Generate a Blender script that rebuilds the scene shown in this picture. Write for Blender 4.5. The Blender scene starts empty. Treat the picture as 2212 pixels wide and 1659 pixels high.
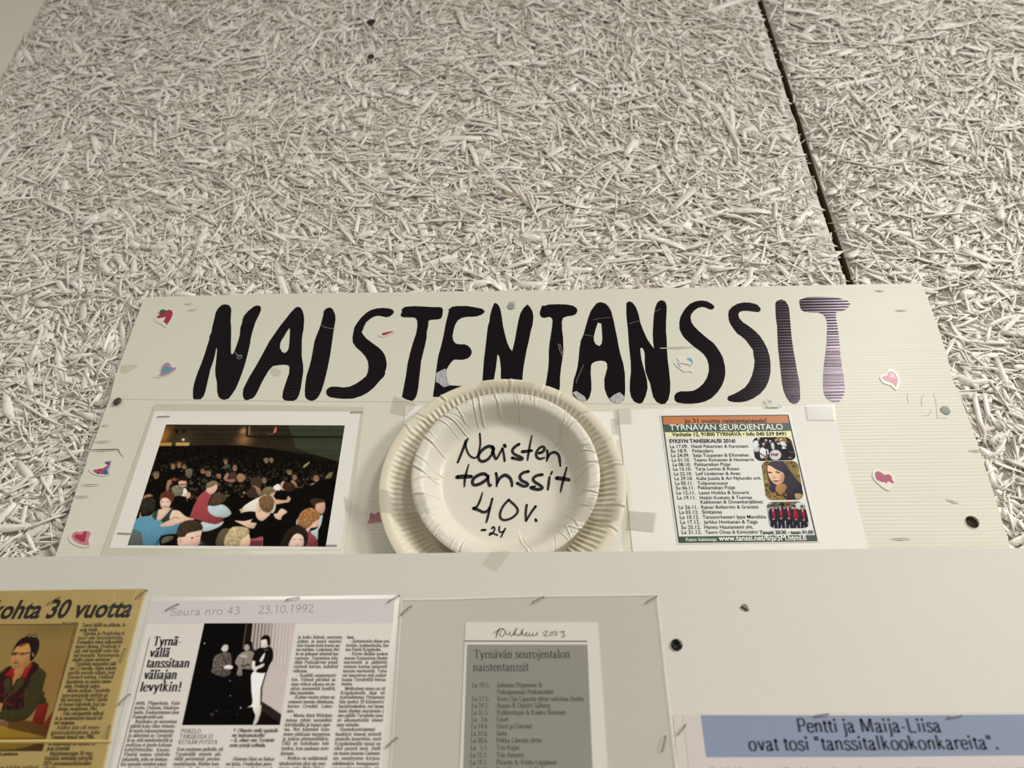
import bpy, math, random
import numpy as np
from mathutils import Vector, Matrix
from mathutils.geometry import tessellate_polygon

# ------------------------------------------------------------------ camera
W, H, F = 2212, 1659, 1661.0
PITCH, YAW, ROLL = math.radians(32.387), math.radians(-2.2175), math.radians(-0.3587)
CAM = np.array([0.0, -0.675, 1.50])
cp, sp, cy_, sy_ = math.cos(PITCH), math.sin(PITCH), math.cos(YAW), math.sin(YAW)
fwd = np.array([sy_ * cp, cy_ * cp, sp])
r0 = np.array([cy_, -sy_, 0.0])
d0 = np.cross(fwd, r0)
cr, sr = math.cos(ROLL), math.sin(ROLL)
RIGHT, DOWN, FWD = cr * r0 + sr * d0, -sr * r0 + cr * d0, fwd

sc = bpy.context.scene
col = sc.collection
cam_d = bpy.data.cameras.new('camera')
cam_o = bpy.data.objects.new('camera', cam_d)
col.objects.link(cam_o)
m = Matrix.Identity(4)
for i in range(3):
    m[i][0], m[i][1], m[i][2], m[i][3] = RIGHT[i], -DOWN[i], -FWD[i], CAM[i]
cam_o.matrix_world = m
cam_d.sensor_fit = 'HORIZONTAL'
cam_d.sensor_width = 36.0
cam_d.lens = 36.0 * F / W
cam_d.clip_start = 0.02
cam_d.dof.use_dof = True
cam_d.dof.focus_distance = 0.765
cam_d.dof.aperture_fstop = cam_d.lens / 5.8      # a 5.8 mm wide aperture
sc.camera = cam_o

# ------------------------------------------------------------------ light and exposure
sc.view_settings.view_transform = 'Standard'
sc.view_settings.look = 'None'
sc.view_settings.gamma = 1.0
sc.view_settings.use_curve_mapping = False
sc.view_settings.exposure = 0.0
wd = bpy.data.worlds.new('hall_ambience')
sc.world = wd
wd.use_nodes = True
wd.node_tree.nodes['Background'].inputs[0].default_value = (1.0, 0.965, 0.90, 1)
wd.node_tree.nodes['Background'].inputs[1].default_value = 0.30


def ceiling_or_fill_lamp(loc, sx, sy, power, color):
    l = bpy.data.lights.new('ceiling_or_fill_lamp', 'AREA')
    l.shape = 'RECTANGLE'; l.size = sx; l.size_y = sy
    l.energy = power; l.color = color
    o = bpy.data.objects.new('ceiling_or_fill_lamp', l)
    col.objects.link(o)
    o.location = loc                                  # an area lamp shines straight down as it is
    return o


# ceiling tube luminaires of the hall, behind and above the photographer, and one added fill
ceiling_or_fill_lamp((1.36, -2.08, 3.32), 0.26, 0.95, 50.0, (1.0, 0.985, 0.955))
ceiling_or_fill_lamp((4.0, -2.5, 3.40), 1.30, 0.60, 400.0, (1.0, 0.985, 0.95))
ceiling_or_fill_lamp((-1.7, -5.2, 3.32), 1.30, 0.60, 150.0, (1.0, 0.95, 0.87))  # added fill lamp, evens out the falloff towards the left


# ------------------------------------------------------------------ helpers
def P(px, py, Y):
    """The point of the vertical plane y = Y that the camera sees at a pixel of the photograph."""
    d = FWD + RIGHT * ((px - W / 2) / F) + DOWN * ((py - H / 2) / F)
    t = (Y - CAM[1]) / d[1]
    return CAM + d * t


def lin(c):
    c = np.asarray(c, float) / 255.0
    return np.where(c <= 0.04045, c / 12.92, ((c + 0.055) / 1.055) ** 2.4)


K = 1.25                                   # albedo that comes out as a given picture colour in this light


def D(r, g, b):
    return tuple(np.clip(lin((r, g, b)) * K, 0.0, 0.92))


MATS = {}


def mat(name, color, rough=0.6, spec=0.3, **kw):
    if name in MATS:
        return MATS[name]
    M = bpy.data.materials.new(name)
    M.use_nodes = True
    nt = M.node_tree
    b = nt.nodes['Principled BSDF']
    b.inputs['Base Color'].default_value = (*color, 1)
    b.inputs['Roughness'].default_value = rough
    b.inputs['Specular IOR Level'].default_value = spec
    for k, v in kw.items():
        b.inputs[k.replace('_', ' ')].default_value = v
    MATS[name] = M
    return M


def noise_color(M, color, scale, amount, stretch=(1, 1, 1), detail=3):
    """Breaks a flat colour up with noise in object space."""
    nt = M.node_tree; b = nt.nodes['Principled BSDF']
    tc = nt.nodes.new('ShaderNodeTexCoord'); mp = nt.nodes.new('ShaderNodeMapping')
    mp.inputs['Scale'].default_value = stretch
    nz = nt.nodes.new('ShaderNodeTexNoise'); nz.inputs['Scale'].default_value = scale; nz.inputs['Detail'].default_value = detail
    mx = nt.nodes.new('ShaderNodeMix'); mx.data_type = 'RGBA'
    mx.inputs[6].default_value = tuple(c * (1 - amount) for c in color) + (1,)
    mx.inputs[7].default_value = tuple(min(0.95, c * (1 + amount)) for c in color) + (1,)
    nt.links.new(tc.outputs['Object'], mp.inputs[0]); nt.links.new(mp.outputs[0], nz.inputs['Vector'])
    nt.links.new(nz.outputs['Fac'], mx.inputs[0]); nt.links.new(mx.outputs[2], b.inputs['Base Color'])
    return nz, mp


def noise_bump(M, scale, dist, stretch=(1, 1, 1), detail=4, strength=1.0):
    nt = M.node_tree; b = nt.nodes['Principled BSDF']
    tc = nt.nodes.new('ShaderNodeTexCoord'); mp = nt.nodes.new('ShaderNodeMapping')
    mp.inputs['Scale'].default_value = stretch
    nz = nt.nodes.new('ShaderNodeTexNoise'); nz.inputs['Scale'].default_value = scale; nz.inputs['Detail'].default_value = detail
    bp = nt.nodes.new('ShaderNodeBump'); bp.inputs['Distance'].default_value = dist; bp.inputs['Strength'].default_value = strength
    nt.links.new(tc.outputs['Object'], mp.inputs[0]); nt.links.new(mp.outputs[0], nz.inputs['Vector'])
    nt.links.new(nz.outputs['Fac'], bp.inputs['Height'])
    if b.inputs['Normal'].is_linked:
        nt.links.new(b.inputs['Normal'].links[0].from_socket, bp.inputs['Normal'])
    nt.links.new(bp.outputs[0], b.inputs['Normal'])


def film(name, tint, gloss, rough=0.2, haze=0.0):
    """Clear plastic: lets light through, adds a surface reflection and a little milky haze."""
    if name in MATS:
        return MATS[name]
    M = bpy.data.materials.new(name); M.use_nodes = True
    nt = M.node_tree; nt.nodes.clear()
    out = nt.nodes.new('ShaderNodeOutputMaterial')
    tr = nt.nodes.new('ShaderNodeBsdfTransparent'); tr.inputs[0].default_value = (*tint, 1)
    gl = nt.nodes.new('ShaderNodeBsdfGlossy'); gl.inputs['Roughness'].default_value = rough
    df = nt.nodes.new('ShaderNodeBsdfDiffuse'); df.inputs[0].default_value = (0.8, 0.79, 0.75, 1)
    m1 = nt.nodes.new('ShaderNodeMixShader'); m1.inputs[0].default_value = haze
    m2 = nt.nodes.new('ShaderNodeMixShader')
    fr = nt.nodes.new('ShaderNodeFresnel'); fr.inputs[0].default_value = 1.45
    mm = nt.nodes.new('ShaderNodeMath'); mm.operation = 'MULTIPLY'; mm.inputs[1].default_value = gloss
    nt.links.new(fr.outputs[0], mm.inputs[0]); nt.links.new(mm.outputs[0], m2.inputs[0])
    nt.links.new(tr.outputs[0], m1.inputs[1]); nt.links.new(df.outputs[0], m1.inputs[2])
    nt.links.new(m1.outputs[0], m2.inputs[1]); nt.links.new(gl.outputs[0], m2.inputs[2])
    nt.links.new(m2.outputs[0], out.inputs[0])
    MATS[name] = M
    return M


def wpos(o):
    p = Vector(o.location)
    while o.parent is not None:
        o = o.parent; p += Vector(o.location)
    return p


def tag(o, label=None, cat=None, group=None, kind=None):
    if label: o['label'] = label
    if cat: o['category'] = cat
    if group: o['group'] = group
    if kind: o['kind'] = kind
    return o


def link(name, me, M, parent=None, origin=None):
    """Links a mesh given in world coordinates as one object whose origin is its middle."""
    n = len(me.vertices)
    co = np.empty(n * 3, np.float64); me.vertices.foreach_get('co', co); co = co.reshape(-1, 3)
    org = co.mean(0) if origin is None else np.asarray(origin, float)
    co = co - org
    me.vertices.foreach_set('co', co.ravel().astype(np.float32)); me.update()
    for x in (M if isinstance(M, (list, tuple)) else [M]):
        me.materials.append(x)
    o = bpy.data.objects.new(name, me); col.objects.link(o)
    loc = Vector(org)
    if parent is not None:
        o.parent = parent
        loc = loc - wpos(parent)
    o.location = loc
    return o


def empty(name, loc):
    o = bpy.data.objects.new(name, None); col.objects.link(o)
    o.empty_display_size = 0.02
    o.location = loc
    return o


class MB:
    """Collects vertices and faces in world coordinates."""
    def __init__(s): s.v, s.f, s.mi = [], [], []

    def add(s, v, f, mi=0):
        b = len(s.v); s.v += [tuple(x) for x in v]
        s.f += [tuple(i + b for i in q) for q in f]; s.mi += [mi] * len(f)

    def box(s, lo, hi, mi=0):
        x0, y0, z0 = lo; x1, y1, z1 = hi
        s.add([(x0, y0, z0), (x1, y0, z0), (x1, y1, z0), (x0, y1, z0), (x0, y0, z1), (x1, y0, z1), (x1, y1, z1), (x0, y1, z1)],
              [(0, 1, 5, 4), (1, 2, 6, 5), (2, 3, 7, 6), (3, 0, 4, 7), (4, 5, 6, 7), (3, 2, 1, 0)], mi)

    def plate(s, loops, y, thk, mi=0):
        """A flat slab of thickness thk whose front lies in the plane y; loops are (x, z) outlines, holes after the first."""
        pts = [p for L in loops for p in L]
        tris = tessellate_polygon([[Vector((p[0], p[1], 0)) for p in L] for L in loops])
        ff = []
        for t in tris:
            a, b, c = (pts[i] for i in t)
            area = (b[0] - a[0]) * (c[1] - a[1]) - (b[1] - a[1]) * (c[0] - a[0])
            ff.append(tuple(t) if area > 0 else tuple(reversed(t)))
        n = len(pts)
        if thk <= 0:
            s.add([(p[0], y, p[1]) for p in pts], ff, mi); return
        v = [(p[0], y, p[1]) for p in pts] + [(p[0], y + thk, p[1]) for p in pts]
        f = ff + [tuple(i + n for i in reversed(t)) for t in ff]
        k = 0
        for L in loops:
            for i in range(len(L)):
                a, b = k + i, k + (i + 1) % len(L)
                f.append((a, a + n, b + n, b))
            k += len(L)
        s.add(v, f, mi)

    def tube(s, pts, r, n=8, mi=0):
        pts = [np.asarray(p, float) for p in pts]
        rings = []
        for i, p in enumerate(pts):
            t = pts[min(i + 1, len(pts) - 1)] - pts[max(i - 1, 0)]
            t /= np.linalg.norm(t)
            a = np.array([0, 1.0, 0]) if abs(t[1]) < 0.9 else np.array([1.0, 0, 0])
            u = np.cross(t, a); u /= np.linalg.norm(u); w = np.cross(t, u)
            rings.append([p + r * (math.cos(q) * u + math.sin(q) * w) for q in np.linspace(0, 2 * math.pi, n, False)])
        v = [x for R_ in rings for x in R_]
        f = []
        for i in range(len(pts) - 1):
            for j in range(n):
                f.append((i * n + j, i * n + (j + 1) % n, (i + 1) * n + (j + 1) % n, (i + 1) * n + j))
        f += [tuple(range(n - 1, -1, -1)), tuple(range((len(pts) - 1) * n, len(pts) * n))]
        s.add(v, f, mi)

    def lathe(s, cx, cz, prof, n=32, mi=0, tilt=None):
        """Revolves (radius, y) pairs about the axis through (cx, cz) along y."""
        v, f = [], []
        for (r, y) in prof:
            for q in np.linspace(0, 2 * math.pi, n, False):
                v.append((cx + r * math.cos(q), y, cz + r * math.sin(q)))
        for i in range(len(prof) - 1):
            for j in range(n):
                f.append((i * n + j, (i + 1) * n + j, (i + 1) * n + (j + 1) % n, i * n + (j + 1) % n))
        f.append(tuple(range((len(prof) - 1) * n, len(prof) * n)))
        if tilt:
            p0 = np.array([cx, prof[0][1], cz]); Rm = np.array(Matrix.Rotation(tilt[0], 3, 'Z') @ Matrix.Rotation(tilt[1], 3, 'X'))
            v = [tuple(p0 + Rm @ (np.array(q) - p0)) for q in v]
        s.add(v, f, mi)

    def mesh(s, name):
        me = bpy.data.meshes.new(name); me.from_pydata(s.v, [], s.f); me.update()
        if any(s.mi): me.polygons.foreach_set('material_index', s.mi)
        return me

    def build(s, name, M, parent=None, origin=None):
        return link(name, s.mesh(name), M, parent, origin)


def uv(pts, Y, ox=0, oy=0, s=1.0):
    """Crop coordinates (origin ox, oy, enlargement s) to (x, z) on the plane y = Y."""
    out = []
    for p in pts:
        q = P(ox + p[0] / s, oy + p[1] / s, Y); out.append((q[0], q[2]))
    return out


def cat_rom(pts, n=6, closed=False):
    pts = [np.asarray(p, float) for p in pts]
    if len(pts) < 3: return pts
    out = []; N = len(pts)
    for i in range(N if closed else N - 1):
        if closed: p0, p1, p2, p3 = pts[i - 1], pts[i], pts[(i + 1) % N], pts[(i + 2) % N]
        else: p0, p1, p2, p3 = pts[max(i - 1, 0)], pts[i], pts[i + 1], pts[min(i + 2, N - 1)]
        for k in range(n):
            t = k / n
            out.append(0.5 * ((2 * p1) + (p2 - p0) * t + (2 * p0 - 5 * p1 + 4 * p2 - p3) * t * t + (3 * p1 - p0 - 3 * p2 + p3) * t ** 3))
    if not closed: out.append(pts[-1])
    return out


def ribbon(mb, pts, wid, y, mi=0, caps=True, nib=None):
    """A flat pen stroke in the plane y: pts are (x, z), wid one width or one per point."""
    pts = [np.asarray(p, float) for p in pts]
    n = len(pts)
    wid = np.full(n, wid) if np.isscalar(wid) else np.interp(np.linspace(0, 1, n), np.linspace(0, 1, len(wid)), wid)
    L, R_ = [], []
    for i in range(n):
        t = pts[min(i + 1, n - 1)] - pts[max(i - 1, 0)]
        l = np.linalg.norm(t)
        t = t / l if l > 1e-12 else np.array([1.0, 0])
        nn = np.array([-t[1], t[0]])
        w = wid[i] if nib is None else nib(t)
        L.append(pts[i] + nn * w / 2); R_.append(pts[i] - nn * w / 2)
    v = [(p[0], y, p[1]) for p in L] + [(p[0], y, p[1]) for p in R_]
    f = [(i, n + i, n + i + 1, i + 1) for i in range(n - 1)]
    mb.add(v, f, mi)
    if caps:
        for i in (0, n - 1):
            r = (wid[i] if nib is None else np.linalg.norm(L[i] - R_[i])) / 2
            ang = np.linspace(0, 2 * math.pi, 10, False)
            mb.add([(pts[i][0] + r * math.cos(a), y, pts[i][1] + r * math.sin(a)) for a in ang], [tuple(range(10))], mi)


def strokes(mb, lst, y, ox, oy, s, mi=0):
    for pts, w in lst:
        q = cat_rom(uv(pts, y, ox, oy, s), 6)
        a = P(ox, oy, y); b = P(ox + 1, oy, y)
        k = abs(b[0] - a[0]) / s
        ribbon(mb, q, [x * k for x in w] if isinstance(w, (list, tuple)) else w * k, y, mi)


# ------------------------------------------------------------------ lettering
class Sans:
    cache = {}
    cur = bpy.data.curves.new('letter_curve', 'FONT')
    ob = bpy.data.objects.new('letter_curve', cur)

    @classmethod
    def glyphs(s, text, off):
        key = (text, off)
        if key not in s.cache:
            if s.ob.name not in col.objects: col.objects.link(s.ob)
            s.cur.body = text; s.cur.offset = off; s.cur.resolution_u = 3; s.cur.size = 1.0
            bpy.context.view_layer.update()
            me = bpy.data.meshes.new_from_object(s.ob.evaluated_get(bpy.context.evaluated_depsgraph_get()))
            v = np.array([q.co[:] for q in me.vertices]) if len(me.vertices) else np.zeros((0, 3))
            f = [tuple(p.vertices) for p in me.polygons]
            bpy.data.meshes.remove(me)
            s.cache[key] = (v, f)
        return s.cache[key]


def _g(t):
    out = []
    for st in t.split('|'):
        out.append((st[0], [tuple(float(c) / 100 for c in q.split(',')) for q in st[1:].split()]))
    return out


# pen-stroke letters: advance, then strokes (l straight, c curved, s serif, d dot); baseline 0, x-height 45, capitals 66
PEN = {k: (a / 100, _g(t)) for k, (a, t) in {
    'a': (43, 'c8,34 12,42 20,44 28,40 29,31|l29,33 29,8|c29,9 32,1 39,4|c29,27 14,22 7,13 9,3 17,0 25,4 29,10'),
    'b': (47, 'l10,68 10,2|s3,66 10,68|c10,34 18,43 29,43 39,31 39,13 30,1 18,0 10,6'),
    'c': (41, 'c35,35 30,42 22,44 11,38 6,22 10,7 20,0 30,3 36,10'),
    'd': (48, 'l36,68 36,2|s29,66 36,68|s36,2 43,3|c36,34 29,43 18,43 8,31 8,13 17,1 28,0 36,7'),
    'e': (41, 'c7,25 36,25 34,37 23,44 11,39 6,22 10,7 20,0 30,3 36,10'),
    'f': (30, 'c31,62 25,67 17,63 14,50|l14,52 14,1|s5,0 24,0|b4,44 26,44'),
    'g': (46, 'c21,44 10,40 9,29 14,19 22,17 31,21 33,31 29,41 21,44|c14,19 9,13 13,6 30,5 40,-2 37,-14 22,-21 8,-17 6,-8 14,0|b30,41 43,42'),
    'h': (49, 'l11,68 11,1|s4,66 11,68|s3,0 19,0|c11,33 21,43 31,43 37,35|l37,37 37,1|s30,0 46,0'),
    'i': (26, 'l13,44 13,1|s5,42 13,44|s4,0 22,0|d13,60'),
    'j': (26, 'l15,44 15,-8|c15,-6 12,-18 3,-20|s7,42 15,44|d15,60'),
    'k': (49, 'l11,68 11,1|s4,66 11,68|s3,0 19,0|l11,20 33,42|s26,44 43,44|l19,26 39,1|s32,0 48,0'),
    'l': (26, 'l13,68 13,1|s5,66 13,68|s4,0 22,0'),
    'm': (75, 'l11,44 11,1|s4,42 11,44|s3,0 19,0|c11,33 20,43 29,43 36,35|l36,37 36,1|s29,0 44,0|c36,33 45,43 54,43 62,35|l62,37 62,1|s55,0 71,0'),
    'n': (49, 'l11,44 11,1|s4,42 11,44|s3,0 19,0|c11,33 21,43 31,43 37,35|l37,37 37,1|s30,0 46,0'),
    'o': (47, 'c23,44 10,38 6,22 10,6 23,0 36,6 40,22 36,38 23,44'),
    'p': (48, 'l11,44 11,-20|s4,42 11,44|s3,-20 20,-20|c11,34 19,43 30,43 40,31 40,13 31,1 19,0 11,6'),
    'r': (35, 'l12,44 12,1|s4,42 12,44|s4,0 22,0|c12,32 20,43 29,43 33,38'),
    's': (37, 'c30,35 26,43 17,44 9,38 11,29 20,24 30,18 31,7 20,0 10,2 6,11'),
    't': (28, 'c13,56 13,30 13,10 17,2 26,4|b3,44 25,44'),
    'u': (49, 'l11,44 11,12|s3,44 11,44|c11,14 14,2 24,1 33,5 37,12|l37,44 37,2|s29,44 37,44|s37,2 45,3'),
    'v': (45, 'l8,44 23,2|s1,44 17,44|l23,2 38,44|s31,44 45,44'),
    'w': (66, 'l8,44 20,2|s1,44 16,44|l20,2 33,42|l33,42 46,2|l46,2 58,44|s51,44 65,44'),
    'x': (46, 'l9,44 37,1|s2,44 18,44|s29,0 45,0|l36,43 9,1|s30,44 44,44|s2,0 16,0'),
    'y': (45, 'l8,44 23,2|s1,44 17,44|c38,44 26,10 18,-13 7,-19|s31,44 45,44'),
    'z': (41, 'l6,44 36,44|l36,44 6,0|l6,0 37,0'),
    'A': (68, 'l12,2 33,66|l33,66 56,1|s3,0 21,0|s46,0 66,0|l20,24 47,24'),
    'B': (60, 'l15,66 15,1|s5,66 30,66|s5,0 30,0|c15,65 38,66 47,52 40,38 15,36|c30,36 48,32 54,18 46,3 15,1'),
    'C': (63, 'c55,48 48,62 34,66 16,57 8,33 16,9 34,0 48,4 56,17|s55,64 55,48'),
    'D': (68, 'l15,66 15,1|s5,66 30,66|s5,0 30,0|c15,65 40,64 59,50 61,32 56,14 38,2 15,1'),
    'E': (58, 'l15,66 15,1|b15,66 50,66|b15,0 52,0|s5,66 15,66|s5,0 15,0|l15,35 38,35|s50,66 50,55|s52,0 53,13|s38,41 38,29'),
    'F': (54, 'l15,66 15,1|b15,66 48,66|s5,66 15,66|s5,0 27,0|l15,35 38,35|s48,66 49,54|s38,41 38,29'),
    'G': (68, 'c56,49 48,62 34,66 16,57 8,33 16,9 34,0 48,3 57,10|l57,28 57,8|s46,28 65,28|s56,64 56,48'),
    'H': (68, 'l15,66 15,1|l53,66 53,1|s5,66 25,66|s5,0 25,0|s43,66 63,66|s43,0 63,0|l15,34 53,34'),
    'I': (33, 'l16,66 16,1|s6,66 27,66|s6,0 27,0'),
    'J': (40, 'l26,66 26,14|c26,16 22,0 10,0 5,8|s16,66 37,66'),
    'K': (68, 'l15,66 15,1|s5,66 25,66|s5,0 25,0|l15,30 52,64|s43,66 62,66|l27,41 56,1|s46,0 68,0'),
    'L': (57, 'l15,66 15,1|s5,66 27,66|b15,0 51,0|s5,0 15,0|s51,0 53,15'),
    'M': (84, 'l15,66 15,1|s5,66 17,66|s5,0 25,0|l17,66 41,4|l41,4 66,66|l68,66 68,1|s66,66 79,66|s58,0 79,0'),
    'N': (70, 'l15,66 15,1|s4,66 17,66|s5,0 25,0|l15,66 54,2|l54,66 54,2|s45,66 64,66'),
    'O': (70, 'c35,66 17,58 8,33 17,8 35,0 53,8 62,33 53,58 35,66'),
    'P': (56, 'l15,66 15,1|s5,66 30,66|s5,0 27,0|c15,65 40,66 50,49 41,33 15,31'),
    'R': (64, 'l15,66 15,1|s5,66 30,66|s5,0 25,0|c15,65 40,66 49,50 40,36 15,34|l32,35 55,1|s47,0 64,0'),
    'S': (50, 'c41,51 36,63 24,66 11,58 12,44 26,35 41,26 43,9 27,0 12,4 7,18|s41,64 41,51|s7,2 7,16'),
    'T': (60, 'l30,66 30,1|s20,0 41,0|b6,66 54,66|s6,66 5,52|s54,66 55,52'),
    'U': (68, 'l15,66 15,20|s5,66 25,66|c15,22 19,4 35,0 50,5 54,22|l54,66 54,20|s45,66 63,66'),
    'V': (67, 'l11,66 34,1|s2,66 22,66|l34,1 56,66|s47,66 65,66'),
    'X': (66, 'l11,66 54,1|s3,66 23,66|s44,0 64,0|l54,65 12,1|s45,66 62,66|s3,0 21,0'),
    '0': (48, 'c24,66 11,56 8,33 11,10 24,0 37,10 40,33 37,56 24,66'),
    '1': (48, 'l25,66 25,1|s15,0 36,0|b14,57 25,66'),
    '2': (48, 'c9,52 14,63 24,66 36,58 36,44 24,24 8,1|l8,1 40,1|l40,1 42,12'),
    '3': (48, 'c10,56 18,66 30,63 35,50 20,36|c20,36 36,32 40,17 30,2 16,0 8,7'),
    '4': (48, 'l32,66 32,1|l32,66 6,20|l6,20 42,20'),
    '5': (48, 'l14,66 39,66|l14,66 12,38|c12,38 28,40 40,28 38,10 24,0 8,5'),
    '6': (48, 'c38,65 22,57 10,36 9,16 20,0 34,3 40,20 32,36 20,36 10,26'),
    '7': (48, 'l8,66 41,66|l41,66 20,0'),
    '8': (48, 'c24,36 12,44 12,58 24,66 36,58 36,46 24,36 10,26 9,9 24,0 39,9 38,25 24,36'),
    '9': (48, 'c10,1 26,9 38,30 39,50 28,66 14,63 8,46 16,30 28,30 38,40'),
    '.': (24, 'd12,4'), ',': (24, 'd12,4|l14,3 9,-11'), ':': (26, 'd13,4|d13,38'), '!': (32, 'l16,66 16,20|d16,4'),
    '?': (44, 'c9,52 14,63 22,66 34,59 34,46 23,34 22,20|d22,4'), '-': (32, 'l5,22 27,22'), '–': (50, 'l3,22 47,22'),
    '"': (36, 'l12,66 11,46|l24,66 23,46'), "'": (20, 'l10,66 9,46'),
    '&': (74, 'c66,34 52,8 32,0 14,4 8,17 18,31 34,42 40,54 34,65 26,64 22,52 32,34 50,10 62,2 70,6|s56,38 74,38'),
    '/': (30, 'l4,-6 26,70'),
}.items()}
for base, dia in (('a', 'ä'), ('o', 'ö'), ('A', 'Ä'), ('O', 'Ö')):
    a_, g_ = PEN[base]
    top = 0.60 if base.islower() else 0.80
    PEN[dia] = (a_, g_ + [('d', [(a_ / 2 - 0.10, top)]), ('d', [(a_ / 2 + 0.07, top)])])
PEN[' '] = (0.24, [])


def pen_width(t): return sum(PEN.get(c, PEN['o'])[0] for c in t)


def pen_word(mb, t, x, z, ux, size, y, thick, thin, serif, xs=1.0, mi=0, fine=3):
    """Draws a word with a broad pen; ux is the unit vector of the baseline in (x, z)."""
    uz = np.array([-ux[1], ux[0]])
    for ch in t:
        adv, gl = PEN.get(ch, PEN['o'])
        for kind, pts in gl:
            if kind == 's' and not serif: continue
            w = [np.array([x, z]) + ux * (p[0] * size * xs) + uz * (p[1] * size) for p in pts]
            if kind == 'd':
                r = size * max(0.055, thick * 0.62)
                an = np.linspace(0, 2 * math.pi, 8, False)
                mb.add([(w[0][0] + r * math.cos(q), y, w[0][1] + r * math.sin(q)) for q in an], [tuple(range(8))], mi); continue
            if kind == 'c': w = cat_rom(w, fine)
            def nib(tv, k=kind):
                v = abs(tv @ uz)
                return size * ((thin * 1.1) if k == 's' else (thin * 1.25) if k == 'b' else (thin + (thick - thin) * v ** 1.4))
            ribbon(mb, w, 1.0, y, mi, caps=False, nib=nib)
        x = x + ux[0] * adv * size * xs; z = z + ux[1] * adv * size * xs
    return x, z


def pen_line(mb, text, x0, y0, x1, y1, Y, size, thick=0.105, thin=0.04, serif=True, ox=0, oy=0, s=1.0, mi=0, fit=False):
    """A justified line of pen lettering between two pixels; size is the height of the em in metres."""
    a, b = P(ox + x0 / s, oy + y0 / s, Y), P(ox + x1 / s, oy + y1 / s, Y)
    v = np.array([b[0] - a[0], b[2] - a[2]]); L = np.linalg.norm(v); ux = v / L
    words = text.split(' ')
    nat = sum(pen_width(w) for w in words) * size
    gaps = len(words) - 1
    xs = 1.0
    if fit or gaps == 0: xs = L / (nat + gaps * 0.24 * size); sp_ = 0.24 * size * xs
    else:
        sp_ = (L - nat) / gaps
        if sp_ < 0.2 * size: xs = (L - gaps * 0.2 * size) / nat; sp_ = 0.2 * size
        elif sp_ > 0.75 * size: xs = min(1.12, (L - gaps * 0.5 * size) / nat); sp_ = (L - nat * xs) / gaps
    x, z = a[0], a[2]
    for w in words:
        x, z = pen_word(mb, w, x, z, ux, size, Y, thick, thin, serif, xs, mi)
        x += ux[0] * sp_; z += ux[1] * sp_


def sans_line(mb, text, x0, y0, x1, y1, Y, off=0.0, ys=1.0, ox=0, oy=0, s=1.0, mi=0, shear=0.0):
    """A line of sans lettering stretched evenly between two pixels of its baseline."""
    v, f = Sans.glyphs(text, off)
    a, b = P(ox + x0 / s, oy + y0 / s, Y), P(ox + x1 / s, oy + y1 / s, Y)
    d = np.array([b[0] - a[0], b[2] - a[2]]); L = np.linalg.norm(d); ux = d / L; uz = np.array([-ux[1], ux[0]])
    lo, hi = v[:, 0].min(), v[:, 0].max(); k = L / (hi - lo)
    out = [(a[0] + ux[0] * (q[0] - lo + shear * q[1]) * k + uz[0] * q[1] * k * ys, Y, a[2] + ux[1] * (q[0] - lo + shear * q[1]) * k + uz[1] * q[1] * k * ys) for q in v]
    mb.add(out, [tuple(t) for t in f], mi)


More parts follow.
